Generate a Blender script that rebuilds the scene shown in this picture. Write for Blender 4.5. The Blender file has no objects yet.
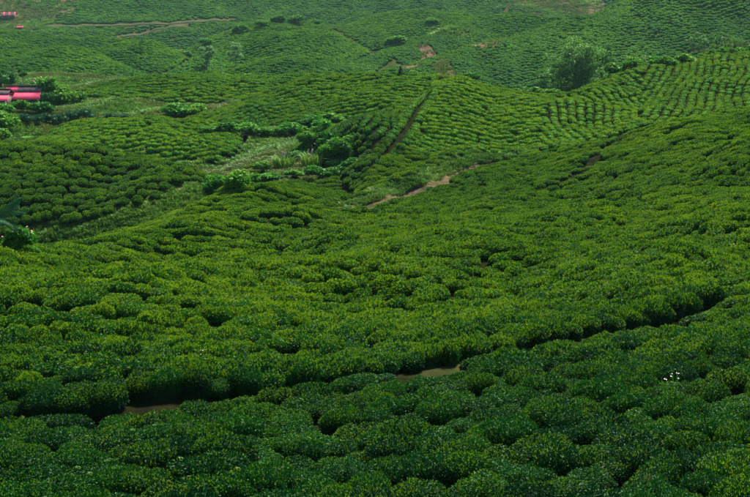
import bpy, bmesh, math, random
import numpy as np
from mathutils import Vector, Matrix, Euler

R = math.radians
SC = bpy.context.scene
COL = SC.collection
rng = np.random.default_rng(7)
random.seed(7)

# ------------------------------------------------------------------ camera, sky, sun, exposure
PITCH = R(12.0)
FOC = 1190.0                     # focal length in pixels of a 750 x 497 frame
CX, CY = 375.0, 248.5
cam_d = bpy.data.cameras.new('camera')
cam = bpy.data.objects.new('camera', cam_d); COL.objects.link(cam)
cam_d.sensor_width = 36.0
cam_d.lens = 36.0 * FOC / 750.0
cam_d.clip_start = 0.1; cam_d.clip_end = 6000
cam.location = (0, 0, 0)
cam.rotation_euler = (R(90) - PITCH, 0, 0)
SC.camera = cam

SUN_EL, SUN_AZ = 52.0, 28.0      # height above the horizon; bearing from straight ahead, left is negative
world = bpy.data.worlds.new('World'); SC.world = world; world.use_nodes = True
wn = world.node_tree.nodes; wl = world.node_tree.links
bg = wn['Background']
sky = wn.new('ShaderNodeTexSky'); sky.sky_type = 'NISHITA'; sky.sun_disc = False
sky.sun_elevation = R(SUN_EL); sky.sun_rotation = R(SUN_AZ)
sky.air_density = 1.0; sky.dust_density = 3.0; sky.ozone_density = 1.0; sky.altitude = 1400
wl.new(sky.outputs[0], bg.inputs[0]); bg.inputs[1].default_value = 0.05
sun_d = bpy.data.lights.new('sun', 'SUN'); sun_d.energy = 4.0; sun_d.angle = R(14); sun_d.color = (1.0, 0.94, 0.82)
sun = bpy.data.objects.new('sun', sun_d); COL.objects.link(sun)
sdir = Vector((math.sin(R(SUN_AZ)) * math.cos(R(SUN_EL)), math.cos(R(SUN_AZ)) * math.cos(R(SUN_EL)), math.sin(R(SUN_EL))))
sun.rotation_euler = sdir.to_track_quat('Z', 'Y').to_euler()
sun.location = (-40, 30, 60)
SC.view_settings.view_transform = 'Standard'; SC.view_settings.look = 'None'
SC.view_settings.exposure = 1.9; SC.view_settings.gamma = 1.0
SC.view_settings.use_curve_mapping = False
SC.cycles.max_bounces = 5; SC.cycles.diffuse_bounces = 3; SC.cycles.glossy_bounces = 1
SC.cycles.transmission_bounces = 2; SC.cycles.transparent_max_bounces = 4; SC.cycles.volume_bounces = 0
SC.cycles.use_denoising = True
HAZE = 0.00007

# ------------------------------------------------------------------ the lie of the land: each hill is a few level lines
# (bearing column, elevation row, metres away), nearest line first, the crest last
SP, CP = math.sin(PITCH), math.cos(PITCH)
def place(px, py, Y):
    k = (CY - py) / FOC
    z = Y * (k * CP - SP) / (CP + k * SP)
    a = (px - CX) / FOC * (CP - (z / Y) * SP)
    return a, Y, z
HILLS = {
 'valley': dict(back=0.10, lines=[
   [(-300, 380, 45), (1000, 380, 45)],
   [(-300, 262, 95), (60, 255, 95), (110, 235, 95), (160, 208, 95), (200, 193, 98), (330, 196, 98), (400, 235, 98), (1000, 240, 95)],
   [(-300, 160, 122), (0, 166, 122), (50, 174, 122), (220, 174, 122), (265, 156, 122), (310, 152, 122), (400, 190, 122), (1000, 190, 122)],
   [(-300, 128, 140), (0, 128, 140), (60, 150, 140), (210, 150, 140), (245, 131, 140), (330, 134, 140), (400, 170, 140), (1000, 170, 140)],
   [(-300, 108, 160), (0, 108, 160), (120, 112, 160), (250, 112, 160), (330, 118, 160), (420, 140, 160), (1000, 150, 160)],
   [(-300, 92, 182), (40, 92, 182), (120, 97, 182), (300, 102, 182), (420, 128, 182), (1000, 135, 182)],
   [(-300, 78, 212), (40, 79, 212), (120, 82, 212), (250, 88, 212), (330, 96, 212), (420, 118, 212), (1000, 125, 212)],
   [(-300, 86, 255), (330, 92, 255), (420, 112, 255), (1000, 115, 255)],
   [(-300, 90, 300), (1000, 92, 300)],
   [(-300, 50, 520), (1000, 50, 520)]]),
 'near_field': dict(back=0.30, lines=[
   [(-300, 660, 10), (1000, 640, 10)],
   [(-300, 500, 15), (0, 497, 15), (375, 497, 15), (750, 490, 14.5), (1000, 470, 15)],
   [(-300, 448, 21.5), (0, 418, 22), (160, 399, 23), (250, 389, 24), (340, 377, 25), (430, 364, 26.5), (520, 340, 29), (620, 318, 32), (700, 301, 35), (850, 270, 40), (1000, 240, 45)],
   [(-300, 350, 33), (0, 330, 33), (150, 318, 35), (300, 308, 38), (430, 295, 42), (560, 270, 47), (700, 246, 50), (850, 215, 55), (1000, 180, 60)],
   [(-300, 295, 41), (0, 274, 41.5), (100, 270, 43), (200, 268, 44), (300, 266, 46), (400, 264, 48), (500, 255, 51), (600, 240, 54), (700, 222, 57), (850, 190, 62), (1000, 150, 66)],
   [(-300, 278, 43), (0, 264, 45.5), (60, 259, 49), (120, 253, 53), (200, 251, 57), (300, 250, 58), (400, 247, 58), (500, 232, 60), (600, 214, 64), (700, 198, 66), (850, 168, 68), (1000, 130, 72)],
   [(-300, 275, 44.5), (0, 259, 47), (60, 251, 51), (120, 238, 57), (180, 217, 66), (215, 206, 72), (250, 200, 76), (300, 208, 74), (365, 218, 72), (430, 215, 74), (500, 205, 77), (560, 198, 78), (620, 186, 78), (700, 172, 76), (850, 145, 74), (1000, 110, 78)],
   [(-300, 275, 46), (0, 259, 48), (60, 251, 52), (120, 238, 58), (180, 215, 68), (215, 200, 77), (250, 187, 87), (300, 184, 96), (340, 186, 99), (365, 206, 88), (430, 190, 96), (490, 169, 109), (560, 154, 112), (620, 138, 114), (690, 116, 114), (750, 107, 112), (850, 92, 110), (1000, 50, 112)]]),
 'left_hill': dict(tight=0.6, back=0.30, lines=[
   [(-300, 310, 64), (0, 292, 66), (60, 280, 68), (120, 252, 72), (170, 222, 76), (210, 206, 82), (260, 206, 88)],
   [(-300, 200, 80), (0, 194, 82), (80, 193, 82), (150, 188, 84), (200, 184, 88), (240, 196, 92)],
   [(-300, 150, 96), (0, 144, 98), (80, 148, 97), (150, 158, 96), (190, 168, 95), (215, 179, 94), (245, 194, 93), (270, 214, 92)]]),
 'ring_mound': dict(tight=0.7, back=0.30, lines=[
   [(0, 166, 119), (60, 160, 120), (140, 162, 120), (200, 164, 121), (240, 160, 123), (280, 168, 124)],
   [(10, 154, 124), (50, 140, 127), (140, 139, 128), (210, 143, 128), (240, 150, 128), (280, 164, 126)],
   [(0, 158, 128), (40, 136, 133), (70, 126, 137), (100, 121, 139), (140, 119, 140), (185, 121, 140), (220, 128, 137), (240, 138, 134), (260, 152, 130), (285, 168, 127)]]),
 'fold_hill': dict(tight=0.62, to=0, back=0.35, lines=[
   [(130, 150, 138), (200, 121, 145), (250, 133, 141), (290, 129, 141), (330, 121, 142), (420, 112, 144), (480, 112, 144), (560, 120, 144)],
   [(130, 146, 142), (200, 117, 149), (260, 110, 151), (340, 99, 153), (420, 94, 154), (480, 98, 154), (560, 112, 154)],
   [(120, 146, 146), (165, 126, 150), (200, 113, 155), (230, 103, 160), (260, 92, 166), (300, 84, 170), (340, 79, 173), (400, 77, 174), (440, 77, 173), (480, 82, 172), (540, 100, 170), (600, 120, 168)]]),
 'ridge': dict(tight=0.55, to=0, back=0.33, lines=[
   [(240, 214, 104), (280, 196, 108), (310, 190, 108), (340, 188, 105), (365, 205, 91), (430, 188, 99), (490, 167, 112), (560, 152, 114), (630, 135, 117), (690, 113, 123), (750, 104, 126), (850, 88, 130), (1000, 60, 130)],
   [(240, 208, 110), (290, 180, 116), (330, 161, 118), (375, 162, 119), (430, 155, 121), (490, 140, 126), (560, 132, 130), (630, 120, 134), (690, 101, 141), (750, 88, 145), (850, 70, 148), (1000, 40, 150)],
   [(240, 200, 114), (280, 168, 120), (310, 138, 126), (340, 123, 131), (375, 114, 136), (420, 104, 143), (460, 104, 144), (500, 108, 145), (560, 109, 147), (630, 94, 155), (690, 84, 160), (750, 70, 166), (850, 50, 170), (1000, 20, 172)],
   [(240, 200, 116), (280, 168, 121), (310, 138, 128), (335, 119, 134), (375, 110, 140), (415, 101, 147), (440, 84, 160), (460, 79, 166), (480, 82, 166), (510, 91, 165), (540, 95, 165), (570, 91, 168), (600, 81, 174), (640, 69, 181), (690, 65, 186), (750, 52, 196), (850, 30, 205), (1000, -10, 215)]]),
 'back_mound': dict(tight=0.6, to=0, back=0.30, lines=[
   [(20, 124, 164), (80, 112, 168), (112, 112, 168), (150, 112, 169), (200, 108, 172), (260, 103, 174), (330, 100, 178), (420, 96, 184), (480, 100, 186)],
   [(20, 118, 172), (80, 99, 179), (112, 97, 180), (150, 94, 182), (200, 91, 184), (260, 88, 187), (330, 87, 190), (420, 88, 194), (480, 98, 196)],
   [(20, 112, 180), (60, 98, 188), (85, 89, 193), (110, 82, 198), (150, 79, 200), (200, 77, 203), (270, 76, 206), (330, 76, 208), (400, 79, 210), (480, 92, 212)]]),
 'far_lobe_a': dict(tight=0.6, back=0.30, lines=[
   [(-300, 96, 262), (0, 86, 266), (60, 84, 266), (130, 83, 272), (180, 90, 280)],
   [(-300, 78, 284), (0, 66, 288), (60, 63, 290), (120, 71, 286), (170, 86, 284)],
   [(-300, 66, 300), (0, 54, 312), (40, 50, 316), (80, 50, 317), (105, 55, 312), (125, 66, 303), (145, 77, 296), (180, 90, 290)]]),
 'far_lobe_b': dict(tight=0.6, back=0.30, lines=[
   [(40, 74, 305), (100, 78, 300), (220, 84, 300), (270, 88, 310)],
   [(40, 68, 325), (110, 58, 325), (160, 60, 325), (200, 72, 318), (260, 86, 315)],
   [(40, 65, 340), (65, 57, 344), (90, 48, 350), (130, 41, 356), (155, 44, 355), (180, 54, 346), (205, 67, 336), (230, 77, 328), (270, 90, 320)]]),
 'far_lobe_c': dict(tight=0.5, back=0.30, lines=[
   [(-300, 62, 340), (0, 56, 345), (120, 54, 360), (220, 70, 365)],
   [(-300, 28, 400), (-50, 28, 402), (0, 30, 402), (60, 36, 400), (110, 39, 396), (150, 44, 392), (200, 58, 384), (260, 80, 380)]]),
 'far_lobe_d': dict(tight=0.7, back=0.30, lines=[
   [(150, 92, 262), (330, 86, 262), (450, 88, 262)],
   [(150, 88, 272), (230, 74, 278), (280, 68, 280), (330, 69, 280), (400, 80, 276), (450, 88, 274)],
   [(150, 88, 276), (200, 73, 286), (240, 64, 292), (285, 57, 296), (320, 60, 294), (350, 69, 288), (390, 79, 282), (450, 90, 278)]]),
 'far_lobe_e': dict(tight=0.6, back=0.30, lines=[
   [(140, 90, 300), (220, 74, 310), (300, 62, 312), (380, 74, 305), (440, 84, 300)],
   [(130, 92, 306), (170, 72, 322), (200, 55, 340), (230, 43, 352), (265, 34, 360), (305, 28, 366), (330, 31, 362), (350, 41, 350), (375, 55, 335), (410, 70, 320), (450, 88, 306)]]),
 'far_lobe_f': dict(tight=0.55, back=0.30, lines=[
   [(300, 86, 290), (380, 68, 306), (470, 66, 310), (560, 60, 318), (650, 50, 330)],
   [(290, 82, 300), (350, 64, 320), (380, 52, 336), (410, 42, 350), (440, 30, 368), (470, 19, 384), (500, 14, 392), (540, 15, 392), (600, 24, 380), (680, 40, 370)]]),
 'far_lobe_g': dict(back=0.30, lines=[
   [(270, 62, 405), (430, 46, 412), (580, 62, 405)],
   [(280, 50, 434), (310, 37, 440), (340, 25, 446), (375, 15, 452), (420, 9, 456), (465, 13, 453), (500, 25, 446), (540, 42, 438)]]),
 'far_lobe_h': dict(back=0.30, lines=[
   [(170, 62, 395), (280, 46, 400), (390, 62, 395)],
   [(180, 52, 424), (210, 38, 430), (240, 26, 436), (275, 19, 440), (310, 23, 438), (340, 33, 432), (370, 46, 426)]]),
 'far_right_hill': dict(tight=0.55, back=0.35, lines=[
   [(300, 110, 226), (420, 104, 226), (480, 102, 228), (600, 100, 232), (700, 92, 236), (850, 70, 240), (1000, 50, 245)],
   [(300, 96, 250), (420, 78, 258), (500, 68, 266), (600, 58, 272), (700, 46, 280), (850, 24, 290), (1000, 0, 300)],
   [(300, 90, 272), (360, 80, 280), (400, 68, 290), (440, 55, 302), (500, 38, 320), (530, 31, 328), (560, 22, 336), (600, 10, 345), (630, 0, 352), (700, -22, 366), (850, -60, 385), (1000, -90, 400)]]),
 'far_slope': dict(tight=0.5, back=0.20, lines=[
   [(-300, 66, 372), (0, 58, 380), (120, 58, 380), (250, 62, 384), (400, 66, 384), (1000, 70, 384)],
   [(-300, 34, 430), (0, 33, 432), (60, 32, 434), (150, 34, 436), (250, 26, 440), (350, 32, 438), (450, 40, 430), (560, 40, 430), (1000, 40, 430)],
   [(-300, 24, 462), (0, 26, 464), (60, 26, 464), (230, 21, 468), (330, 22, 470), (450, 28, 466), (560, 26, 466), (1000, 26, 466)],
   [(-300, -2, 540), (0, 4, 530), (60, 2, 540), (230, -10, 560), (450, -6, 560), (560, 0, 540), (640, 4, 540), (1000, 0, 540)],
   [(-300, -34, 680), (200, -60, 700), (500, -60, 700), (1000, -60, 700)]]),
}
NA, NY = 441, 560
A_GRID = np.linspace(-0.56, 0.56, NA)
LY = np.linspace(math.log(4.0), math.log(1100.0), NY)
Y_GRID = np.exp(LY)

def smooth_line(poly):
    p = np.array([place(*q) for q in poly])
    da = 0.0005
    t = np.arange(-0.75, 0.7501, da)
    out = []
    for c in (1, 2):
        v = np.interp(t, p[:, 0], p[:, c])
        k = np.exp(-0.5 * (np.arange(-36, 37) * da / 0.0055) ** 2); k /= k.sum()
        v = np.convolve(np.pad(v, 36, mode='edge'), k, mode='valid')
        out.append(v)
    over = np.maximum(0, p[0, 0] - t) + np.maximum(0, t - p[-1, 0])
    out[1] = out[1] - over * out[0] * 0.35
    return np.interp(A_GRID, t, out[0]), np.interp(A_GRID, t, out[1])

def pchip(x, y, xi, end_flat):
    h = np.diff(x); d = np.diff(y) / h
    m = np.zeros_like(x)
    for k in range(1, len(x) - 1):
        if d[k - 1] * d[k] > 0:
            w1 = 2 * h[k] + h[k - 1]; w2 = h[k] + 2 * h[k - 1]
            m[k] = (w1 + w2) / (w1 / d[k - 1] + w2 / d[k])
    m[0] = d[0] * 1.15; m[-1] = d[-1] * end_flat
    j = np.clip(np.searchsorted(x, xi) - 1, 0, len(x) - 2)
    t = (xi - x[j]) / h[j]
    t2, t3 = t * t, t * t * t
    return ((2 * t3 - 3 * t2 + 1) * y[j] + (t3 - 2 * t2 + t) * h[j] * m[j]
            + (-2 * t3 + 3 * t2) * y[j + 1] + (t3 - t2) * h[j] * m[j + 1])

def wave(x, y, L, seed):
    r = np.random.default_rng(seed); v = 0
    for i in range(7):
        th = r.uniform(0, math.pi); w = r.uniform(0.7, 1.5) * 2 * math.pi / L
        v = v + np.sin((x * math.cos(th) + y * math.sin(th)) * w + r.uniform(0, 6.28))
    return v / 2.6

AA, YY = np.meshgrid(A_GRID, Y_GRID, indexing='ij')
XX = AA * YY
SHEETS = []; LINES = {}
for name, hd in HILLS.items():
    ls = [smooth_line(p) for p in hd['lines']]
    Ys = np.array([l[0] for l in ls]); Zs = np.array([l[1] for l in ls])
    Yn = Ys[hd.get('to', -1)] + (Ys - Ys[hd.get('to', -1)]) * hd.get('tight', 1.0)     # how steep the hillside stands
    Zs = Zs * Yn / Ys; Ys = Yn; LINES[name] = (Ys, Zs)
    Z = np.empty((NA, NY))
    for i in range(NA):
        y = Ys[:, i].copy(); z = Zs[:, i]
        for k in range(1, len(y)):
            y[k] = max(y[k], y[k - 1] + 0.4)
        q = pchip(y, z, Y_GRID, 0.35)
        front = z[0] - (0.02 if name in ('near_field', 'valley') else 0.55) * (y[0] - Y_GRID)
        e = Y_GRID - y[-1]
        s = hd['back']; w = 5.0 + y[-1] * 0.02
        back = z[-1] - s * (np.sqrt(np.maximum(e, 0) ** 2 + w * w) - w)
        Z[i] = np.where(Y_GRID < y[0], front, np.where(e > 0, back, q))
    SHEETS.append(Z)
SHEETS = np.array(SHEETS)
HNAMES = list(HILLS)
kk = 3.0
mx = SHEETS.max(0)
HZ = mx + np.log(np.exp(np.maximum(-30, kk * (SHEETS - mx))).sum(0)) / kk
HID = SHEETS.argmax(0)
HZ = HZ + (0.10 * wave(XX, YY, 5.0, 3) + 0.30 * wave(XX, YY, 12.0, 9) + 0.30 * wave(XX, YY, 27.0, 12)) * np.clip((YY - 14) / 30, 0, 1) + 0.35 * wave(XX, YY, 34.0, 4) * np.clip((YY - 60) / 150, 0, 1) ** 1.0 * 0.8

HZ = HZ - 0.42 * (HID != 0) * np.clip((YY - 12) / 20, 0, 1)      # the tea stands about half a metre above the soil

def lookup(G, x, y):
    y = np.maximum(np.asarray(y, float), 4.01); a = np.asarray(x, float) / y
    fa = np.clip((a - A_GRID[0]) / (A_GRID[1] - A_GRID[0]), 0, NA - 1.001)
    fy = np.clip((np.log(y) - LY[0]) / (LY[1] - LY[0]), 0, NY - 1.001)
    i = fa.astype(int); j = fy.astype(int); u = fa - i; v = fy - j
    return (G[i, j] * (1 - u) * (1 - v) + G[i + 1, j] * u * (1 - v) + G[i, j + 1] * (1 - u) * v + G[i + 1, j + 1] * u * v)
def height(x, y): return lookup(HZ, x, y)
def hill_of(x, y):
    y = np.maximum(np.asarray(y, float), 4.01); a = np.asarray(x, float) / y
    i = np.clip(np.rint((a - A_GRID[0]) / (A_GRID[1] - A_GRID[0])), 0, NA - 1).astype(int)
    j = np.clip(np.rint((np.log(y) - LY[0]) / (LY[1] - LY[0])), 0, NY - 1).astype(int)
    return HID[i, j]
def slope_at(x, y, e=0.8):
    e = np.maximum(e, np.asarray(y) * 0.006)
    return (height(x + e, y) - height(x - e, y)) / (2 * e), (height(x, y + e) - height(x, y - e)) / (2 * e)
def project(x, y, z):
    dpt = y * CP - z * SP
    return CX + FOC * x / dpt, CY - FOC * (y * SP + z * CP) / dpt
def spot(px, py, ymin=8.0, ymax=1000.0):
    """where the land stands in a direction from the viewpoint: the first ground met between two distances"""
    t = np.exp(np.linspace(math.log(ymin), math.log(ymax), 6000))
    k = (CY - py) / FOC
    z = t * (k * CP - SP) / (CP + k * SP)
    x = t * (px - CX) / FOC * (CP - (z / t) * SP)
    below = z < height(x, t)
    n = int(np.argmax(below)) if below.any() else len(t) - 1
    return float(x[n]), float(t[n]), float(height(x[n], t[n]))

def crest_spot(px, lo=118.0, hi=215.0, beyond=1.0):
    """the skyline of the ridge in one direction, and a foothold just beyond it"""
    t = np.linspace(lo, hi, 1500); a = (px - CX) / FOC * (CP + 0.14 * SP)
    py = project(a * t, t, height(a * t, t))[1]
    y = float(t[int(np.argmin(py))]) + beyond
    return a * y, y

# ------------------------------------------------------------------ roads and furrows as lines on the land
def trail(pts, **k):
    return np.array([spot(px, py, **k)[:2] for px, py in pts])
def dist_to(poly, x, y):
    """distance to a polyline and the signed side"""
    best = np.full(np.shape(x), 1e9); side = np.zeros(np.shape(x))
    for (x0, y0), (x1, y1) in zip(poly[:-1], poly[1:]):
        dx, dy = x1 - x0, y1 - y0; L2 = dx * dx + dy * dy + 1e-9
        t = np.clip(((x - x0) * dx + (y - y0) * dy) / L2, 0, 1)
        d = np.hypot(x - x0 - t * dx, y - y0 - t * dy)
        s = dx * (y - y0) - dy * (x - x0)
        m = d < best
        best = np.where(m, d, best); side = np.where(m, np.sign(s), side)
    return best, side
TRACK = trail([(360, 210), (368, 206), (392, 199), (415, 191), (432, 185), (450, 178), (468, 172), (488, 165), (505, 160)], ymin=60)
FURROW_RIGHT = trail([(552, 190), (566, 184), (580, 175), (594, 163), (606, 152), (617, 143), (628, 134)], ymin=50)
FURROW_RIDGE = trail([(370, 170), (384, 158), (398, 142), (410, 124), (420, 108), (429, 97), (438, 84), (444, 79)], ymin=100, ymax=200)
GULLY = trail([(40, 240), (75, 235), (110, 227), (150, 214), (180, 203), (212, 192)], ymin=52)
FAR_TRACK = trail([(-60, 28), (0, 25), (40, 27), (80, 26), (120, 25), (170, 24), (230, 20)], ymin=380)
FAR_TRACK_B = trail([(120, 37), (150, 32), (185, 26)], ymin=380)
# the bank above the dirt track
d, s = dist_to(TRACK, XX, YY)
HZ = HZ + np.where(s > 0, 1.0, 0.0) * 0.75 * np.exp(-((d - 2.2) / 1.2) ** 2) * np.clip((XX - TRACK[0, 0] + 1) / 3, 0, 1) * np.clip((TRACK[-1, 0] - XX) / 4, 0, 1) - 0.25 * np.exp(-(d / 1.4) ** 2)
# the near furrow: y as a function of x
FUR = np.array([place(*q) for q in HILLS['near_field']['lines'][2]])
FUR_X, FUR_Y = FUR[:, 0] * FUR[:, 1], FUR[:, 1]
def furrow_y(x):
    return np.interp(x, FUR_X, FUR_Y, left=FUR_Y[0] - 1.0) + 0.12 * np.sin(x * 1.3) + 0.1 * np.sin(x * 0.53 + 1)
HZ = HZ - 0.28 * np.exp(-((YY - furrow_y(XX) - 0.2) / 0.6) ** 2) * (np.abs(XX) < 16)
EARTH_SPOTS = [(*spot(163, 392)[:2], 1.1), (*spot(424, 366)[:2], 1.45), (*spot(15, 414)[:2], 1.0), (*spot(634, 313)[:2], 0.8)]

def in_blob(x, y, cx, cy, rx, ry): return ((x - cx) / rx) ** 2 + ((y - cy) / ry) ** 2
BARE = []     # open ground without tea: x, y, rx, ry, colour weight of bare earth
def bare(px, py, rx, ry, earth=0.0, **k):
    x, y, _ = spot(px, py, **k); BARE.append((x, y, rx, ry, earth))
bare(412, 66, 3.2, 9, 1, ymin=215); bare(428, 57, 3.4, 8, 1, ymin=215); bare(486, 43, 5, 5, 1, ymin=215)
bare(450, 31, 7, 4, 0.5, ymin=300)
bare(0, 12, 26, 60, 0.9, ymin=420); bare(30, 8, 22, 40, 0.75, ymin=420); bare(12, 25, 14, 12, 0.8, ymin=420)
bare(575, 12, 18, 40, 0.95, ymin=380); bare(548, 5, 20, 30, 0.5, ymin=380)
bare(445, 70, 3, 8, .4, ymin=215); bare(728, 50, 10, 5, .1, ymin=215, ymax=330)

# ------------------------------------------------------------------ materials
def new_mat(name):
    m = bpy.data.materials.new(name); m.use_nodes = True
    return m, m.node_tree.nodes, m.node_tree.links, m.node_tree.nodes['Principled BSDF']
def ramp(n, stops):
    r = n.new('ShaderNodeValToRGB')
    e = r.color_ramp.elements
    while len(e) < len(stops): e.new(0.5)
    for el, (p, c) in zip(e, stops): el.position = p; el.color = (*c, 1)
    return r
def noise(n, l, scale, detail=3, space='world'):
    t = n.new('ShaderNodeTexNoise'); t.inputs['Scale'].default_value = scale; t.inputs['Detail'].default_value = detail
    if space == 'world':
        g = n.new('ShaderNodeNewGeometry'); l.new(g.outputs['Position'], t.inputs['Vector'])
    return t
def leaf_mat(name, dark, mid, light, patch=(0.05, 0.55), rough=0.55, trans=0.18, attr='tint', spec=0.14):
    """leaf green that differs from leaf to leaf, from plant to plant and from patch to patch of the field"""
    m, n, l, p = new_mat(name)
    at = n.new('ShaderNodeAttribute'); at.attribute_name = attr
    oi = n.new('ShaderNodeObjectInfo')
    ns = noise(n, l, patch[0], 2)
    a1 = n.new('ShaderNodeMath'); a1.operation = 'MULTIPLY_ADD'; a1.inputs[1].default_value = 0.42
    l.new(oi.outputs['Random'], a1.inputs[0])
    a2 = n.new('ShaderNodeMath'); a2.operation = 'MULTIPLY_ADD'; a2.inputs[1].default_value = patch[1] * 1.8; a2.inputs[2].default_value = -0.9 * patch[1] - 0.12
    tn = n.new('ShaderNodeAttribute'); tn.attribute_type = 'INSTANCER'; tn.attribute_name = 'tone'
    ad = n.new('ShaderNodeMath'); ad.operation = 'ADD'; l.new(a2.outputs[0], ad.inputs[0]); l.new(tn.outputs['Fac'], ad.inputs[1])
    l.new(ns.outputs['Fac'], a2.inputs[0]); l.new(ad.outputs[0], a1.inputs[2])
    a3 = n.new('ShaderNodeMath'); a3.operation = 'MULTIPLY_ADD'; a3.inputs[1].default_value = 0.75; a3.use_clamp = True
    l.new(at.outputs['Fac'], a3.inputs[0]); l.new(a1.outputs[0], a3.inputs[2])
    r = ramp(n, [(0.0, dark), (0.5, mid), (1.0, light)])
    l.new(a3.outputs[0], r.inputs[0]); l.new(r.outputs[0], p.inputs['Base Color'])
    p.inputs['Roughness'].default_value = rough
    p.inputs['Specular IOR Level'].default_value = spec
    if trans:
        tr = n.new('ShaderNodeBsdfTranslucent'); mx = n.new('ShaderNodeMixShader'); mx.inputs[0].default_value = trans
        l.new(r.outputs[0], tr.inputs[0]); l.new(p.outputs[0], mx.inputs[1]); l.new(tr.outputs[0], mx.inputs[2])
        l.new(mx.outputs[0], n['Material Output'].inputs[0])
    return m
def plain_mat(name, stops, scale=3.0, rough=0.8, bump=0.0, detail=5, spec=0.3):
    m, n, l, p = new_mat(name)
    t = noise(n, l, scale, detail, 'obj')
    tc = n.new('ShaderNodeTexCoord'); l.new(tc.outputs['Object'], t.inputs['Vector'])
    r = ramp(n, stops); l.new(t.outputs['Fac'], r.inputs[0]); l.new(r.outputs[0], p.inputs['Base Color'])
    p.inputs['Roughness'].default_value = rough; p.inputs['Specular IOR Level'].default_value = spec
    if bump:
        b = n.new('ShaderNodeBump'); b.inputs['Strength'].default_value = bump
        l.new(t.outputs['Fac'], b.inputs['Height']); l.new(b.outputs[0], p.inputs['Normal'])
    return m
M = {}
M['leaf'] = leaf_mat('tea_leaf', (0.002, 0.034, 0.009), (0.012, 0.102, 0.007), (0.060, 0.200, 0.005))
M['shoot'] = leaf_mat('tea_shoot', (0.060, 0.180, 0.004), (0.135, 0.270, 0.004), (0.270, 0.365, 0.006), trans=0.3)
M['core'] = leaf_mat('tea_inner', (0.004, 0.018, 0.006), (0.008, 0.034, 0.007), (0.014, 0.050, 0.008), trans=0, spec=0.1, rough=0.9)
M['canopy'] = leaf_mat('tea_canopy_far', (0.003, 0.037, 0.009), (0.012, 0.092, 0.008), (0.052, 0.168, 0.006), trans=0, spec=0.06, rough=0.9)
M['bark'] = plain_mat('bark', [(0.3, (0.05, 0.04, 0.03)), (0.7, (0.14, 0.12, 0.10))], 14, 0.9, 0.4)
M['pale_bark'] = plain_mat('pale_bark', [(0.3, (0.16, 0.15, 0.12)), (0.7, (0.34, 0.32, 0.27))], 6, 0.9, 0.3)
M['broad'] = leaf_mat('broad_leaf', (0.014, 0.090, 0.010), (0.042, 0.190, 0.014), (0.110, 0.310, 0.022), trans=0.3, spec=0.06)
M['lush'] = leaf_mat('lush_leaf', (0.020, 0.100, 0.010), (0.055, 0.195, 0.012), (0.125, 0.290, 0.020), trans=0.3, spec=0.05)
M['bluish'] = leaf_mat('bluish_leaf', (0.010, 0.062, 0.030), (0.026, 0.120, 0.050), (0.060, 0.190, 0.070), trans=0.1)
M['darkbush'] = leaf_mat('dark_leaf', (0.008, 0.055, 0.014), (0.022, 0.110, 0.020), (0.050, 0.170, 0.026), trans=0.15)
M['tree'] = leaf_mat('tree_leaf', (0.020, 0.090, 0.018), (0.055, 0.170, 0.028), (0.130, 0.270, 0.040), trans=0.4)
M['paletree'] = leaf_mat('pale_tree_leaf', (0.070, 0.170, 0.060), (0.125, 0.260, 0.080), (0.200, 0.360, 0.110), trans=0.4)
M['grass'] = leaf_mat('grass_blade', (0.040, 0.090, 0.012), (0.090, 0.155, 0.022), (0.170, 0.200, 0.040), patch=(0.12, 0.7), trans=0.25)
M['lawn'] = leaf_mat('green_grass_blade', (0.030, 0.110, 0.014), (0.085, 0.210, 0.024), (0.170, 0.290, 0.035), patch=(0.12, 0.6), trans=0.25)
M['pink'] = plain_mat('pink_petal', [(0.2, (0.75, 0.12, 0.22)), (0.8, (0.85, 0.30, 0.36))], 30, 0.6)
M['white'] = plain_mat('white_petal', [(0.2, (0.55, 0.50, 0.42)), (0.8, (0.80, 0.74, 0.66))], 30, 0.6)
M['purple'] = plain_mat('plume', [(0.2, (0.22, 0.16, 0.20)), (0.8, (0.40, 0.30, 0.34))], 12, 0.8)

# ------------------------------------------------------------------ helpers for objects
def mesh_from(name, verts, faces, mats, mat_index=None, tint=None, smooth=False):
    me = bpy.data.meshes.new(name)
    V = np.asarray(verts, np.float32); F = faces
    if isinstance(F, np.ndarray):
        nf, k = F.shape
        me.vertices.add(len(V)); me.vertices.foreach_set('co', V.ravel())
        me.loops.add(nf * k); me.loops.foreach_set('vertex_index', F.ravel().astype(np.int32))
        me.polygons.add(nf); me.polygons.foreach_set('loop_start', np.arange(0, nf * k, k, dtype=np.int32))
        me.update(calc_edges=True)
    else:
        me.from_pydata(V.tolist(), [], F); me.update()
    for m in mats: me.materials.append(m)
    if mat_index is not None: me.polygons.foreach_set('material_index', np.asarray(mat_index, np.int32))
    if tint is not None:
        a = me.attributes.new('tint', 'FLOAT', 'FACE'); a.data.foreach_set('value', np.asarray(tint, np.float32))
    if smooth: me.polygons.foreach_set('use_smooth', np.ones(len(me.polygons), bool))
    me.validate()
    return me
def link(name, me, parent=None, loc=None, rot=None, scale=None):
    o = bpy.data.objects.new(name, me); COL.objects.link(o)
    if parent is not None: o.parent = parent
    if loc is not None: o.location = loc
    if rot is not None: o.rotation_euler = rot
    if scale is not None: o.scale = scale
    return o
def tag(o, label=None, cat=None, group=None, kind=None):
    if label: o['label'] = label
    if cat: o['category'] = cat
    if group: o['group'] = group
    if kind: o['kind'] = kind
    return o
def thing(name, label, cat, loc, rz=0.0, group=None):
    return tag(link(name, None, None, loc, (0, 0, rz)), label, cat, group)

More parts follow.
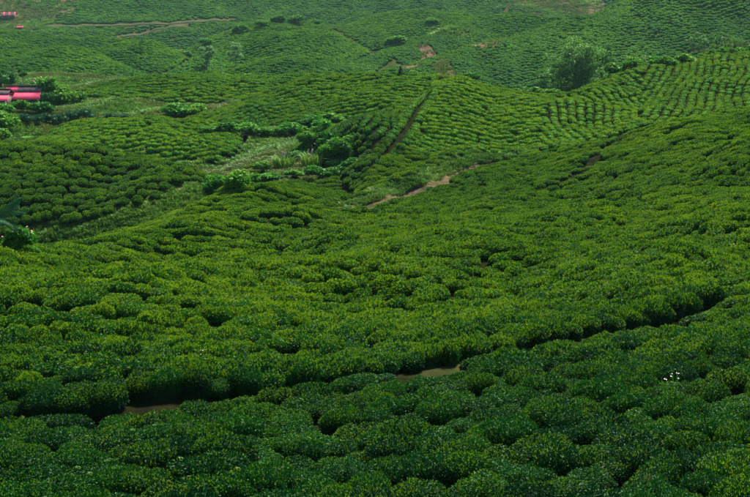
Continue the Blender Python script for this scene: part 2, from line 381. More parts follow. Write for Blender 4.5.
class Soup:
    """collects triangles and quads (as triangles) with a material slot and a tint for each"""
    def __init__(s): s.v = []; s.f = []; s.m = []; s.t = []; s.n = 0
    def add(s, V, F, slot=0, tint=0.5):
        V = np.asarray(V, float); F = np.asarray(F, int)
        s.v.append(V); s.f.append(F + s.n); s.n += len(V)
        s.m.append(np.full(len(F), slot)); s.t.append(np.broadcast_to(np.asarray(tint, float), (len(F),)))
        return s
    def mesh(s, name, mats, smooth=False):
        return mesh_from(name, np.concatenate(s.v), np.concatenate(s.f), mats, np.concatenate(s.m), np.concatenate(s.t), smooth)
    def tube(s, pts, radii, sides=6, slot=0, tint=0.5):
        pts = np.asarray(pts, float); n = len(pts); V = []
        for i in range(n):
            t = pts[min(i + 1, n - 1)] - pts[max(i - 1, 0)]; t = t / (np.linalg.norm(t) + 1e-9)
            u = np.cross(t, [0.31, 0.95, 0.05]); u /= np.linalg.norm(u) + 1e-9; w = np.cross(t, u)
            for k in range(sides):
                a = 2 * math.pi * k / sides
                V.append(pts[i] + radii[i] * (math.cos(a) * u + math.sin(a) * w))
        F = []
        for i in range(n - 1):
            for k in range(sides):
                a, b = i * sides + k, i * sides + (k + 1) % sides
                F += [(a, b, b + sides), (a, b + sides, a + sides)]
        F += [(0, k + 1, k) for k in range(1, sides - 1)]
        e = (n - 1) * sides
        F += [(e, e + k, e + k + 1) for k in range(1, sides - 1)]
        return s.add(V, F, slot, tint)
    def box(s, c, d, slot=0, tint=0.5, rz=0.0):
        V = np.array([(x, y, z) for x in (-.5, .5) for y in (-.5, .5) for z in (-.5, .5)]) * np.array(d)
        cz, sz = math.cos(rz), math.sin(rz)
        V = np.stack([V[:, 0] * cz - V[:, 1] * sz, V[:, 0] * sz + V[:, 1] * cz, V[:, 2]], -1) + np.array(c)
        Q = [(0, 1, 3, 2), (4, 6, 7, 5), (0, 4, 5, 1), (2, 3, 7, 6), (0, 2, 6, 4), (1, 5, 7, 3)]
        return s.add(V, [t for q in Q for t in ((q[0], q[1], q[2]), (q[0], q[2], q[3]))], slot, tint)

def unit(v): return v / (np.linalg.norm(v, axis=-1, keepdims=True) + 1e-9)
def leaves(S, P, N, length, ratio, r, slot, tint, up=0.25, spread=0.8, fold=0.25):
    """a folded leaf (two triangles) at each point, growing outward along N"""
    n = len(P)
    ax = unit(N * 0.7 + r.normal(0, spread * 0.6, (n, 3)) + np.array([0, 0, up]))
    sd = unit(np.cross(ax, N + r.normal(0, 0.35, (n, 3))))
    nm = np.cross(sd, ax)
    L = (length * r.uniform(0.7, 1.25, n))[:, None]; W = L * ratio
    b = P - ax * L * 0.35; tip = P + ax * L * 0.65 - np.array([0, 0, 1]) * L * 0.12
    mid = P + ax * L * 0.08
    l_ = mid + sd * W * 0.5 + nm * L * fold * 0.3; r_ = mid - sd * W * 0.5 + nm * L * fold * 0.3
    V = np.stack([b, l_, tip, r_], 1).reshape(-1, 3)
    i = np.arange(n) * 4
    F = np.concatenate([np.stack([i, i + 1, i + 2], -1), np.stack([i, i + 2, i + 3], -1)])
    S.add(V, F, slot, np.concatenate([tint, tint]))

def icosphere(sub):
    bm = bmesh.new(); bmesh.ops.create_icosphere(bm, subdivisions=sub, radius=1.0)
    bm.verts.ensure_lookup_table()
    V = np.array([v.co[:] for v in bm.verts]); F = np.array([[v.index for v in f.verts] for f in bm.faces]); bm.free()
    return V, F
ICO2, ICO3 = icosphere(2), icosphere(3)

# ------------------------------------------------------------------ tea bushes: a clipped dome about 1.25 m across and 0.8 m tall
def dome_dir(r, n, low=-0.1):
    z = r.uniform(low, 1, n); a = r.uniform(0, 2 * math.pi, n); q = np.sqrt(1 - z * z)
    return np.stack([q * np.cos(a), q * np.sin(a), z], -1)
def dome_shape(seed, p=3.0, top=0.42, rough=1.0):
    r = np.random.default_rng(seed)
    bd = unit(r.normal(0, 1, (9, 3)) * np.array([1, 1, 0.6])); ba = r.uniform(-0.07, 0.17, 9) * rough; ph = r.uniform(0, 6.28, 4)
    def f(D):
        q = np.hypot(D[:, 0], D[:, 1])
        rho = (np.abs(q) ** p + np.abs(D[:, 2]) ** p) ** (-1 / p)
        az = np.arctan2(D[:, 1], D[:, 0])
        lump = (1 + rough * (0.07 * np.sin(2 * az + ph[0]) + 0.06 * np.sin(3 * az + ph[1]) + 0.05 * np.sin(5 * az + ph[2])))
        for d_, a_ in zip(bd, ba): lump = lump + a_ * np.exp(-((1 - D @ d_) / 0.22))
        out = D * (rho * lump)[:, None] * np.array([0.66, 0.66, top])
        out[:, 2] += 0.22
        return out
    return f
def make_bush(seed, n_leaf, len_leaf, n_shoot, len_shoot, core_sub, core_slot_lit, core_k=0.88, p=3.0, top=0.42, rough=1.0, out=1.08, base_tint=0.15):
    r = np.random.default_rng(seed + 100); f = dome_shape(seed, p, top, rough)
    S = Soup()
    CV, CF = (ICO3 if core_sub == 3 else ICO2)
    V = f(CV); cen = np.array([0, 0, 0.22]); V = cen + (V - cen) * core_k
    V = V + r.normal(0, 0.014, V.shape)
    V[:, 2] = np.where(CV[:, 2] < -0.2, np.maximum(V[:, 2] - 0.12, -0.05), V[:, 2])
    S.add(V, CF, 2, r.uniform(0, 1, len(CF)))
    D = dome_dir(r, n_leaf); P = f(D); P = cen + (P - cen) * r.uniform(0.84, out, (n_leaf, 1)) + r.normal(0, 0.014, (n_leaf, 3))
    t = np.clip(base_tint + 0.55 * r.uniform(0, 1, n_leaf) ** 1.5 + 0.15 * (D[:, 2] > 0.55), 0, 1)
    leaves(S, P, D, len_leaf, 0.46, r, 0, t)
    S2 = Soup()
    D = dome_dir(r, n_shoot, 0.30); P = f(D); P = cen + (P - cen) * r.uniform(1.0, out, (n_shoot, 1))
    for k in range(2):
        leaves(S2, P + r.normal(0, len_shoot * 0.25, P.shape) + [0, 0, len_shoot * 0.3], D, len_shoot, 0.40, r, 1, r.uniform(0, 1, n_shoot), up=0.9, spread=0.7)
    return S, S2
def join(S, S2):
    for v, fc, m, t in zip(S2.v, S2.f, S2.m, S2.t): S.add(v, fc - fc.min(), m[0], t)
    return S
NEAR_FOLIAGE, NEAR_SHOOTS = [], []
PROTO = bpy.data.collections.new('tea_bush_kinds')
def proto(name, me):
    o = bpy.data.objects.new(name, me); PROTO.objects.link(o); return o
for k in range(7):
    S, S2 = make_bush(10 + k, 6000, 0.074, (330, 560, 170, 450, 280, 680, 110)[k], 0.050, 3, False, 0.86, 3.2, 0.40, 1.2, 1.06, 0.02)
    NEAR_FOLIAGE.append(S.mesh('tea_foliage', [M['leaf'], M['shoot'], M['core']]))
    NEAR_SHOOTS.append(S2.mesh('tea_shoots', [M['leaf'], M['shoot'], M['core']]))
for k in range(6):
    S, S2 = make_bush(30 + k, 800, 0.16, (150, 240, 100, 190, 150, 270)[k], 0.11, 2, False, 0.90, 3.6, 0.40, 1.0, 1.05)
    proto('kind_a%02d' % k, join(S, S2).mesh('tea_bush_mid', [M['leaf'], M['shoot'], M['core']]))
for k in range(6):
    S, S2 = make_bush(50 + k, 240, 0.17, (60, 100, 40, 80, 60, 110)[k], 0.13, 2, True, 0.97, 4.6, 0.34, 0.8, 1.03)
    proto('kind_b%02d' % k, join(S, S2).mesh('tea_bush_far', [M['canopy'], M['shoot'], M['canopy']]))
for k in range(5):
    S, S2 = make_bush(70 + k, 50, 0.28, (18, 30, 12, 24, 20)[k], 0.20, 2, True, 0.98, 4.6, 0.36, 0.8, 1.02)
    proto('kind_c%02d' % k, join(S, S2).mesh('tea_bush_distant', [M['canopy'], M['shoot'], M['canopy']]))
def stem_mesh(seed):
    r = np.random.default_rng(seed); S = Soup()
    S.tube([(0, 0, -0.12), (0.01, 0, 0.06), (0.02, 0.01, 0.16)], [0.055, 0.045, 0.04], 6)
    for k in range(5):
        a = k * 1.256 + r.uniform(-.3, .3); q = r.uniform(.24, .36)
        S.tube([(0.02, 0.01, 0.13), (q * .5 * math.cos(a), q * .5 * math.sin(a), 0.28), (q * math.cos(a), q * math.sin(a), 0.5)], [0.026, 0.018, 0.009], 5)
    return S.mesh('tea_stem', [M['bark']], True)
STEMS = [stem_mesh(s) for s in (1, 2, 3)]

# ------------------------------------------------------------------ planting: rows on each hill
PLANTS = []     # x, y, row heading, size, gap key
def crest_rows(hill, pitch, step, n_back=4, warp=0.5, lerp=False, seed=0, size=1.0, a_lim=(-0.42, 0.42), keep=0.97, tone=0.0):
    r = np.random.default_rng(seed + 500)
    hid = HNAMES.index(hill)
    Yf, Yc = LINES[hill][0][0], LINES[hill][0][-1]
    depth = (Yc - Yf).max() + 6
    n = int(depth / pitch) + 1
    for k in range(-n_back, n):
        if lerp:
            y_of = Yc + (Yf - Yc) * (k / max(1, n - 5)) if k > 0 else Yc - k * pitch
        else:
            y_of = Yc - k * pitch
        aa = np.arange(a_lim[0], a_lim[1], 0.0006); yy = np.interp(aa, A_GRID, y_of); xx = aa * yy
        yy = yy + warp * wave(xx, yy * 0 + k * pitch * 0.35, 16.0, seed + 40)
        s = np.concatenate([[0], np.cumsum(np.hypot(np.diff(xx), np.diff(yy)))])
        q = np.arange(r.uniform(0, step), s[-1], step); q = q + r.normal(0, 0.12 * step, len(q))
        x = np.interp(q, s, xx); y = np.interp(q, s, yy) + r.normal(0, 0.07 * pitch, len(q))
        h = np.interp(q, s, np.arctan2(np.gradient(yy), np.gradient(xx)))
        m = (hill_of(x, y) == hid) & (r.uniform(0, 1, len(q)) < keep)
        for a_, b_, c_ in zip(x[m], y[m], h[m]): PLANTS.append((a_, b_, c_, step / 1.04 * r.uniform(0.9, 1.15), 0, -1, pitch * size / 1.32 * r.uniform(0.88, 1.08), tone))
def heading_rows(hill, heading, pitch, step, warp=0.6, wl=22.0, seed=0, size=1.0, box=(-70, 90, 90, 230), keep=0.97, test=None, tone=0.0, jit=1.0):
    r = np.random.default_rng(seed + 900); hid = HNAMES.index(hill)
    cx, cy = (box[0] + box[1]) / 2, (box[2] + box[3]) / 2; rad = math.hypot(box[1] - box[0], box[3] - box[2]) / 2
    t = np.arange(-rad, rad, pitch)
    for k, tk in enumerate(t):
        s = np.arange(-rad + r.uniform(0, step), rad, step); s = s + r.normal(0, 0.1 * step * jit, len(s))
        w = tk + warp * wave(s, s * 0 + tk * 0.45, wl, seed + 60) + r.normal(0, 0.05 * pitch * jit, len(s))
        x = cx + s * math.cos(heading) - w * math.sin(heading); y = cy + s * math.sin(heading) + w * math.cos(heading)
        m = (x > box[0]) & (x < box[1]) & (y > box[2]) & (y < box[3])
        m &= (hill_of(x, np.maximum(y, 5)) == hid) & (r.uniform(0, 1, len(s)) < keep)
        if test is not None: m &= test(x, y)
        for a_, b_ in zip(x[m], y[m]): PLANTS.append((a_, b_, heading, step / (1.06 if jit < 1.1 else 1.28) * r.uniform(0.9, 1.15), 0, -1, pitch * size / 1.32 * r.uniform(0.88, 1.08), tone))

# near field: rows run beside the furrow, numbered away from it on either side
r0 = np.random.default_rng(77)
PY_ = 0.98
for k in range(-28, 104):
    if k == 0: continue
    off = (k - 0.5) * PY_ + 0.78 if k > 0 else (k + 0.5) * PY_ - 0.38
    xs = np.arange(-45, 60, 0.05); ys = furrow_y(xs) + off
    amp = min(1.0, abs(k) / 26)
    ys = ys + 0.14 * wave(xs, xs * 0 + k * 0.85, 6.0, 21) + amp * 1.2 * wave(xs, xs * 0 + k * 0.40, 22.0, 22)
    if k > 12: ys = ys - 0.006 * (k - 12) * np.maximum(0, xs) * 0.9
    s = np.concatenate([[0], np.cumsum(np.hypot(np.diff(xs), np.diff(ys)))])
    step = 0.64
    q = np.arange(r0.uniform(0, step), s[-1], step); q = q + r0.normal(0, 0.10, len(q))
    x = np.interp(q, s, xs); y = np.interp(q, s, ys) + r0.normal(0, 0.11 if abs(k) < 16 else 0.06, len(q)); h = np.interp(q, s, np.arctan2(np.gradient(ys), np.gradient(xs)))
    m = (y > 9) & (hill_of(x, np.maximum(y, 5)) == HNAMES.index('near_field')) & (np.abs(x) < 0.5 * y + 3) & (r0.uniform(0, 1, len(q)) < (0.97 if abs(k) < 18 else 0.95))
    for j, (a_, b_, c_) in enumerate(zip(x[m], y[m], h[m])):
        PLANTS.append((a_, b_, c_, r0.uniform(0.46, 0.82), k, j, r0.uniform(0.37, 0.51), 0.16 * math.exp(-((b_ - 46) / 18) ** 2) * (1.0 if a_ < 2 else 0.6) - 0.06))
heading_rows('left_hill', R(12), 0.90, 0.78, 0.9, 14, 1, 0.90, (-60, 0, 65, 112), 0.99, tone=-0.04, jit=1.2)
crest_rows('ring_mound', 1.05, 0.68, 5, 0.15, True, 2, 0.70, keep=0.985, tone=0.08)
crest_rows('fold_hill', 0.98, 0.68, 5, 0.7, False, 3, 0.70, keep=0.98, tone=0.04)
RX = lambda x, y: CX + FOC * x / y
split = lambda x, y: RX(x, y) - 0.85 * (y - 132) > 548
heading_rows('ridge', R(93), 0.94, 0.66, 1.2, 24, 4, 0.80, (5, 110, 108, 232), 0.985, lambda x, y: split(x, y) & (RX(x, y) < 640), tone=0.16)
heading_rows('ridge', R(70), 0.94, 0.66, 0.9, 24, 24, 0.80, (5, 110, 108, 232), 0.985, lambda x, y: split(x, y) & (RX(x, y) >= 640), tone=0.12)
heading_rows('ridge', R(64), 0.88, 0.66, 1.0, 24, 5, 0.80, (-30, 10, 96, 160), 0.985, lambda x, y: dist_to(FURROW_RIDGE, x, y)[1] > 0, tone=-0.06)
heading_rows('ridge', R(14), 0.94, 0.66, 1.0, 24, 6, 0.68, (-30, 60, 88, 215), 0.985, lambda x, y: (~split(x, y)) & (dist_to(FURROW_RIDGE, x, y)[1] <= 0), tone=0.18)
crest_rows('back_mound', 1.02, 0.76, 5, 0.8, False, 7, 0.72, tone=0.06)
for i, (nm, tn) in enumerate([('far_lobe_a', 0.02), ('far_lobe_b', -0.08), ('far_lobe_c', -0.02), ('far_lobe_d', -0.08), ('far_lobe_e', 0.0), ('far_lobe_f', -0.14), ('far_lobe_g', -0.05), ('far_lobe_h', 0.0)]):
    crest_rows(nm, 1.35, 0.95, 4, 1.0, False, 10 + i, 0.66, tone=tn)
crest_rows('far_right_hill', 1.45, 1.0, 4, 1.8, False, 20, 0.66, keep=0.96, tone=-0.10)
crest_rows('far_slope', 1.9, 1.35, 0, 1.8, False, 21, 0.70, keep=0.95, tone=-0.08)

r1 = np.random.default_rng(31)      # a hedge row on either side of the furrow that climbs the ridge
t_ = np.linspace(0, len(FURROW_RIDGE) - 1, 900); fx = np.interp(t_, np.arange(len(FURROW_RIDGE)), FURROW_RIDGE[:, 0]); fy = np.interp(t_, np.arange(len(FURROW_RIDGE)), FURROW_RIDGE[:, 1])
s = np.concatenate([[0], np.cumsum(np.hypot(np.diff(fx), np.diff(fy)))])
for sd in (-1, 1):
    for q in np.arange(0.3, s[-1], 0.78):
        i = int(np.searchsorted(s, q)); i = min(max(i, 1), 898); hx, hy = fx[i + 1] - fx[i - 1], fy[i + 1] - fy[i - 1]; L = math.hypot(hx, hy)
        PLANTS.append((fx[i] - sd * hy / L * 0.62, fy[i] + sd * hx / L * 0.62, math.atan2(hy, hx), 0.72, 0, -2, 0.62, 0.05))
PL = np.array(PLANTS)
x, y = PL[:, 0], PL[:, 1]
ok = np.ones(len(PL), bool)
n_hill = hill_of(x, y); near = n_hill == HNAMES.index('near_field')
d, s = dist_to(TRACK, x, y); ok &= ~((d < 1.55) | ((d < 2.1) & (s > 0)))
d, _ = dist_to(GULLY, x, y); ok &= d > np.where(y > 62, 1.2, 0.6)
d, _ = dist_to(FURROW_RIGHT, x, y); ok &= d > 0.62
d, _ = dist_to(FURROW_RIDGE, x, y); ok &= (d > 0.75) | (PL[:, 5] == -2)
for t, w in ((FAR_TRACK, 3.2), (FAR_TRACK_B, 2.6)):
    d, _ = dist_to(t, x, y); ok &= d > w
for ex, ey, er in EARTH_SPOTS:
    ok &= ~((y - furrow_y(x) > -2.3 * er) & (y - furrow_y(x) < 0.75) & (np.abs(x - ex) < er * 0.85 + 0.25 * np.sin(y * 5)))
for bx, by, rx, ry, e in BARE:
    ok &= in_blob(x, y, bx, by, rx, ry) + 0.25 * wave(x, y, 12, 5) > 1
# keep what the view can reach: a margin to each side, and not far down the hidden back of a crest
z = height(x, y)
px, py = project(x, y, z)
ok &= (px > -160) & (px < 910) & (py < 640)
TOPROW = np.minimum.accumulate(project(XX, YY, HZ + 0.8)[1], axis=1)      # highest row reached so far along each bearing
hidden = lookup(TOPROW, x, np.maximum(y * 0.985 - 1.0, 4.1))
ok &= (py - hidden) < (9.0 * FOC / y) * 0.35
ok &= ~((y < 10.5))
e_ = np.clip(y * np.where(np.isin(n_hill, [HNAMES.index(h) for h in ('ring_mound', 'fold_hill', 'back_mound')]), 0.0075, 0.0045), 0.3, 1.3)      # a strip is left open where two hillsides meet
for ux, uy in ((1, 0), (-1, 0), (0, 1.2), (0, -1.2)): ok &= (hill_of(x + ux * e_, y + uy * e_) == n_hill)
PL = PL[ok]; x, y = PL[:, 0], PL[:, 1]; z = height(x, y); px, py = project(x, y, z + 0.5)
hidden = lookup(TOPROW, x, np.maximum(y * 0.985 - 1.0, 4.1))
print('tea bushes', len(PL))

def frames(x, y, h, lean=0.85):
    gx, gy = slope_at(x, y)
    n = unit(np.stack([-gx * lean, -gy * lean, np.ones_like(gx)], -1))
    t = np.stack([np.cos(h), np.sin(h), np.zeros_like(h)], -1)
    t = unit(t - n * (t * n).sum(-1, keepdims=True)); b = np.cross(n, t)
    # columns t, b, n -> XYZ euler
    ry = -np.arcsin(np.clip(t[:, 2], -1, 1)); rx = np.arctan2(b[:, 2], n[:, 2]); rz = np.arctan2(t[:, 1], t[:, 0])
    return np.stack([rx, ry, rz], -1)
rv = np.random.default_rng(5)
flip = np.where(rv.uniform(0, 1, len(PL)) < 0.5, math.pi, 0.0)
EUL = frames(x, y, PL[:, 2] + flip + rv.normal(0, 0.18, len(PL)))
SCL = np.stack([PL[:, 3], PL[:, 6], (0.10 + 1.0 * np.sqrt(PL[:, 3] * PL[:, 6])) * rv.uniform(0.74, 1.30, len(PL)) * np.where(PL[:, 4] == 1, 1.2, np.where(PL[:, 4] == -1, 0.8, 1.0))], -1)

# ------------------------------------------------------------------ ground
def terrain():
    V = np.stack([XX, YY, HZ], -1).reshape(-1, 3)
    idx = np.arange(NA * NY).reshape(NA, NY)
    F = np.stack([idx[:-1, :-1], idx[1:, :-1], idx[1:, 1:], idx[:-1, 1:]], -1).reshape(-1, 4)
    m, n, l, p = new_mat('ground')
    g = n.new('ShaderNodeAttribute'); g.attribute_name = 'grassy'
    e = n.new('ShaderNodeAttribute'); e.attribute_name = 'bare'
    n1 = noise(n, l, 1.7, 6); n2 = noise(n, l, 0.12, 4); n3 = noise(n, l, 9.0, 4)
    soilr = ramp(n, [(0.3, (0.005, 0.006, 0.003)), (0.55, (0.011, 0.013, 0.005)), (0.75, (0.012, 0.026, 0.006))]); l.new(n1.outputs['Fac'], soilr.inputs[0])
    grs = ramp(n, [(0.3, (0.018, 0.042, 0.008)), (0.5, (0.036, 0.062, 0.012)), (0.72, (0.065, 0.070, 0.020))]); l.new(n2.outputs['Fac'], grs.inputs[0])
    ear = ramp(n, [(0.3, (0.055, 0.036, 0.022)), (0.6, (0.120, 0.080, 0.052)), (0.8, (0.055, 0.060, 0.020))]); l.new(n1.outputs['Fac'], ear.inputs[0])
    m1 = n.new('ShaderNodeMix'); m1.data_type = 'RGBA'; l.new(g.outputs['Fac'], m1.inputs[0]); l.new(soilr.outputs[0], m1.inputs[6]); l.new(grs.outputs[0], m1.inputs[7])
    m2 = n.new('ShaderNodeMix'); m2.data_type = 'RGBA'; l.new(e.outputs['Fac'], m2.inputs[0]); l.new(m1.outputs[2], m2.inputs[6]); l.new(ear.outputs[0], m2.inputs[7])
    l.new(m2.outputs[2], p.inputs['Base Color']); p.inputs['Roughness'].default_value = 0.95; p.inputs['Specular IOR Level'].default_value = 0.0
    b = n.new('ShaderNodeBump'); b.inputs['Strength'].default_value = 0.5; b.inputs['Distance'].default_value = 0.08; l.new(n3.outputs['Fac'], b.inputs['Height']); l.new(b.outputs[0], p.inputs['Normal'])
    me = mesh_from('ground', V, F, [m], smooth=True)
    grassy = np.isin(HID, [HNAMES.index('valley')]).astype(float)
    grassy = np.maximum(grassy, (HID >= HNAMES.index('far_lobe_a')) * 0.55)
    grassy = np.maximum(grassy, (HID == HNAMES.index('back_mound')) * 0.6)
    dd, ss = dist_to(TRACK, XX, YY); grassy = np.maximum(grassy, np.clip(1.6 - dd / 2.6, 0, 1)); grassy = np.maximum(grassy, np.clip(1.8 - dist_to(GULLY, XX, YY)[0] / 1.8, 0, 1)); track_ = np.clip(1.8 - dd / 1.0, 0, 1) * 0.7
    bare_ = track_
    for bx, by, rx, ry, e_ in BARE:
        k = np.clip(1.5 - in_blob(XX, YY, bx, by, rx, ry) - 0.25 * wave(XX, YY, 12, 5), 0, 1)
        grassy = np.maximum(grassy, k); bare_ = np.maximum(bare_, k * e_)
    for t_, w_ in ((FAR_TRACK, 2.2), (FAR_TRACK_B, 1.6)):
        dd, _ = dist_to(t_, XX, YY); bare_ = np.maximum(bare_, np.clip(1.5 - dd / w_, 0, 1) * 0.55)
    for ex, ey, er in EARTH_SPOTS:
        k = np.clip(1.4 - np.hypot((XX - ex) / (er * 1.3), (YY - ey) / (er * 0.9)), 0, 1)
        grassy = np.maximum(grassy, k * 0.4); bare_ = np.maximum(bare_, k * 0.14)
    for nm, G in (('grassy', grassy), ('bare', bare_)):
        a = me.attributes.new(nm, 'FLOAT', 'POINT'); a.data.foreach_set('value', G.reshape(-1).astype(np.float32))
    return tag(link('ground', me), 'dark soil and grassy hillsides under the tea', None, None, 'structure')
terrain()

def ribbon(name, poly, width, stops, label, lift=0.05, steps=90, kind='structure'):
    t = np.linspace(0, len(poly) - 1, steps); i = np.arange(len(poly))
    x = np.interp(t, i, poly[:, 0]); y = np.interp(t, i, poly[:, 1])
    k = np.ones(9) / 9
    x = np.convolve(np.pad(x, 4, mode='edge'), k, 'valid'); y = np.convolve(np.pad(y, 4, mode='edge'), k, 'valid')
    tx, ty = np.gradient(x), np.gradient(y); L = np.hypot(tx, ty); nx, ny = -ty / L, tx / L
    q = np.linspace(-0.5, 0.5, 9); V = []; r = np.random.default_rng(3)
    for j in range(steps):
        w = width * (0.85 + 0.3 * r.uniform())
        for u in q:
            X, Y_ = x[j] + nx[j] * w * u, y[j] + ny[j] * w * u
            V.append((X, Y_, float(height(X, Y_)) + lift - 0.09 * (abs(u) > 0.49) - 0.03 * math.exp(-((abs(u) - 0.27) / 0.08) ** 2)))
    idx = np.arange(steps * 9).reshape(steps, 9)
    F = np.stack([idx[:-1, :-1], idx[1:, :-1], idx[1:, 1:], idx[:-1, 1:]], -1).reshape(-1, 4)
    return tag(link(name, mesh_from(name, V, F, [plain_mat(name, stops, 0.9, 0.95, 0.4, 7, 0.0)], smooth=True)), label, None, None, kind)
ribbon('dirt_track', TRACK, 1.15, [(0.35, (0.026, 0.034, 0.011)), (0.5, (0.052, 0.044, 0.024)), (0.7, (0.085, 0.068, 0.042))], 'bare earth track climbing beside a grassy bank')
ribbon('hillside_road', FAR_TRACK, 2.0, [(0.35, (0.035, 0.055, 0.02)), (0.55, (0.065, 0.062, 0.034)), (0.75, (0.10, 0.08, 0.055))], 'pale earth road crossing the far tea slope', 0.35, 140)
ribbon('hillside_path', FAR_TRACK_B, 1.8, [(0.35, (0.035, 0.055, 0.02)), (0.55, (0.060, 0.060, 0.032)), (0.75, (0.09, 0.075, 0.05))], 'short earth path joining the far hillside road', 0.35, 60)

# ------------------------------------------------------------------ the 300 tea bushes that show largest, each its own object
inv = (px > -25) & (px < 775) & (py < 545) & (np.abs(PL[:, 4]) > 0) & (hill_of(x, y) == 1)
order = np.argsort(np.where(inv, y, 1e9))
single = order[:300]
is_single = np.zeros(len(PL), bool); is_single[single] = True
ORD_ = ['zeroth', 'first', 'second', 'third', 'fourth', 'fifth', 'sixth', 'seventh', 'eighth', 'ninth', 'tenth', 'eleventh', 'twelfth', 'thirteenth', 'fourteenth', 'fifteenth', 'sixteenth', 'seventeenth', 'eighteenth', 'nineteenth', 'twentieth', 'twenty-first', 'twenty-second', 'twenty-third', 'twenty-fourth', 'twenty-fifth', 'twenty-sixth', 'twenty-seventh', 'twenty-eighth', 'twenty-ninth', 'thirtieth']
rows_ = {}
for i in np.where(inv)[0]: rows_.setdefault(int(PL[i, 4]), []).append(i)
place_in = {}
tens = {3: 'thirty', 4: 'forty', 5: 'fifty'}
ORD = ORD_ + [tens[n // 10] + ('-' + ORD_[n % 10] if n % 10 else 'th').replace('yth', 'ieth') for n in range(31, 60)]
for k, ids in rows_.items():
    for j, i in enumerate(sorted(ids, key=lambda i: x[i])): place_in[i] = j + 1
tone = {0: 'mid-green', 1: 'yellow-tipped', 2: 'dark green', 3: 'bright-tipped', 4: 'mid-green', 5: 'yellow-topped', 6: 'deep green'}
for c, i in enumerate(sorted(single, key=lambda i: (PL[i, 4], x[i]))):
    v = int(rv.integers(0, 7)); k = int(PL[i, 4])
    side = 'below the dark furrow' if k < 0 else 'beyond the dark furrow'
    lab = '%s tea bush, %s from the left in the %s row %s' % (tone[v], ORD[min(59, place_in[i])], ORD[abs(k)], side)
    o = tag(link('tea_bush', None, None, (x[i], y[i], z[i]), tuple(EUL[i]), tuple(SCL[i])), lab, 'tea bush', 'clipped tea bushes in the near rows')
    tag(link('foliage', NEAR_FOLIAGE[v], o), kind='stuff'); tag(link('young_shoots', NEAR_SHOOTS[v], o), kind='stuff'); link('stem', STEMS[c % 3], o)
for k in range(7):   # the same bushes just behind the numbered ones
    S, S2 = make_bush(10 + k, 2000, 0.120, (240, 380, 130, 310, 200, 440, 90)[k], 0.085, 3, False, 0.86, 3.2, 0.40, 1.2, 1.06, 0.06)
    proto('kind_0%02d' % k, join(S, S2).mesh('tea_bush_near', [M['leaf'], M['shoot'], M['core']]))

def scatter(name, label, pts, eul, scl, idx, coll, kind='stuff', tone=None):
    """one object of uncountable growth: a kind of plant at each point"""
    me = bpy.data.meshes.new(name); me.vertices.add(len(pts)); me.vertices.foreach_set('co', np.asarray(pts, np.float32).ravel())
    for nm, typ, arr, key in (('turn', 'FLOAT_VECTOR', eul, 'vector'), ('size', 'FLOAT_VECTOR', scl, 'vector'), ('pick', 'INT', idx, 'value'), ('tone', 'FLOAT', np.zeros(len(pts)) if tone is None else tone, 'value')):
        a = me.attributes.new(nm, typ, 'POINT'); a.data.foreach_set(key, np.asarray(arr, np.int32 if typ == 'INT' else np.float32).ravel())
    o = tag(link(name, me), label, None, None, kind)
    ng = bpy.data.node_groups.new(name, 'GeometryNodeTree')
    ng.interface.new_socket('Geometry', in_out='INPUT', socket_type='NodeSocketGeometry')
    ng.interface.new_socket('Geometry', in_out='OUTPUT', socket_type='NodeSocketGeometry')
    N, L = ng.nodes, ng.links
    gi, go = N.new('NodeGroupInput'), N.new('NodeGroupOutput')
    ci = N.new('GeometryNodeCollectionInfo'); ci.inputs[0].default_value = coll
    ci.inputs['Separate Children'].default_value = True; ci.inputs['Reset Children'].default_value = True
    ip = N.new('GeometryNodeInstanceOnPoints'); ip.inputs['Pick Instance'].default_value = True
    def named(nm, t):
        q = N.new('GeometryNodeInputNamedAttribute'); q.data_type = t; q.inputs[0].default_value = nm; return q.outputs[0]
    er = N.new('FunctionNodeEulerToRotation'); L.new(named('turn', 'FLOAT_VECTOR'), er.inputs[0])
    L.new(gi.outputs[0], ip.inputs['Points']); L.new(ci.outputs[0], ip.inputs['Instance'])
    L.new(named('pick', 'INT'), ip.inputs['Instance Index']); L.new(er.outputs[0], ip.inputs['Rotation']); L.new(named('size', 'FLOAT_VECTOR'), ip.inputs['Scale'])
    L.new(ip.outputs[0], go.inputs[0])
    md = o.modifiers.new('planting', 'NODES'); md.node_group = ng
    return o
rest = np.where(~is_single)[0]
names = sorted(o.name for o in PROTO.objects)
first = {c: names.index(next(n for n in names if n.startswith('kind_' + c))) for c in '0abc'}
cnt = {'0': 7, 'a': 6, 'b': 6, 'c': 5}
def lod(yy): return '0' if yy < 38 else 'a' if yy < 112 else 'b' if yy < 190 else 'c'
pick = np.array([first[lod(yy)] + int(rv.integers(0, cnt[lod(yy)])) for yy in y[rest]])
scatter('tea_plantation', 'clipped tea bushes in rows over all the farther hills', np.stack([x, y, z], -1)[rest], EUL[rest], SCL[rest], pick, PROTO, tone=PL[rest, 7])


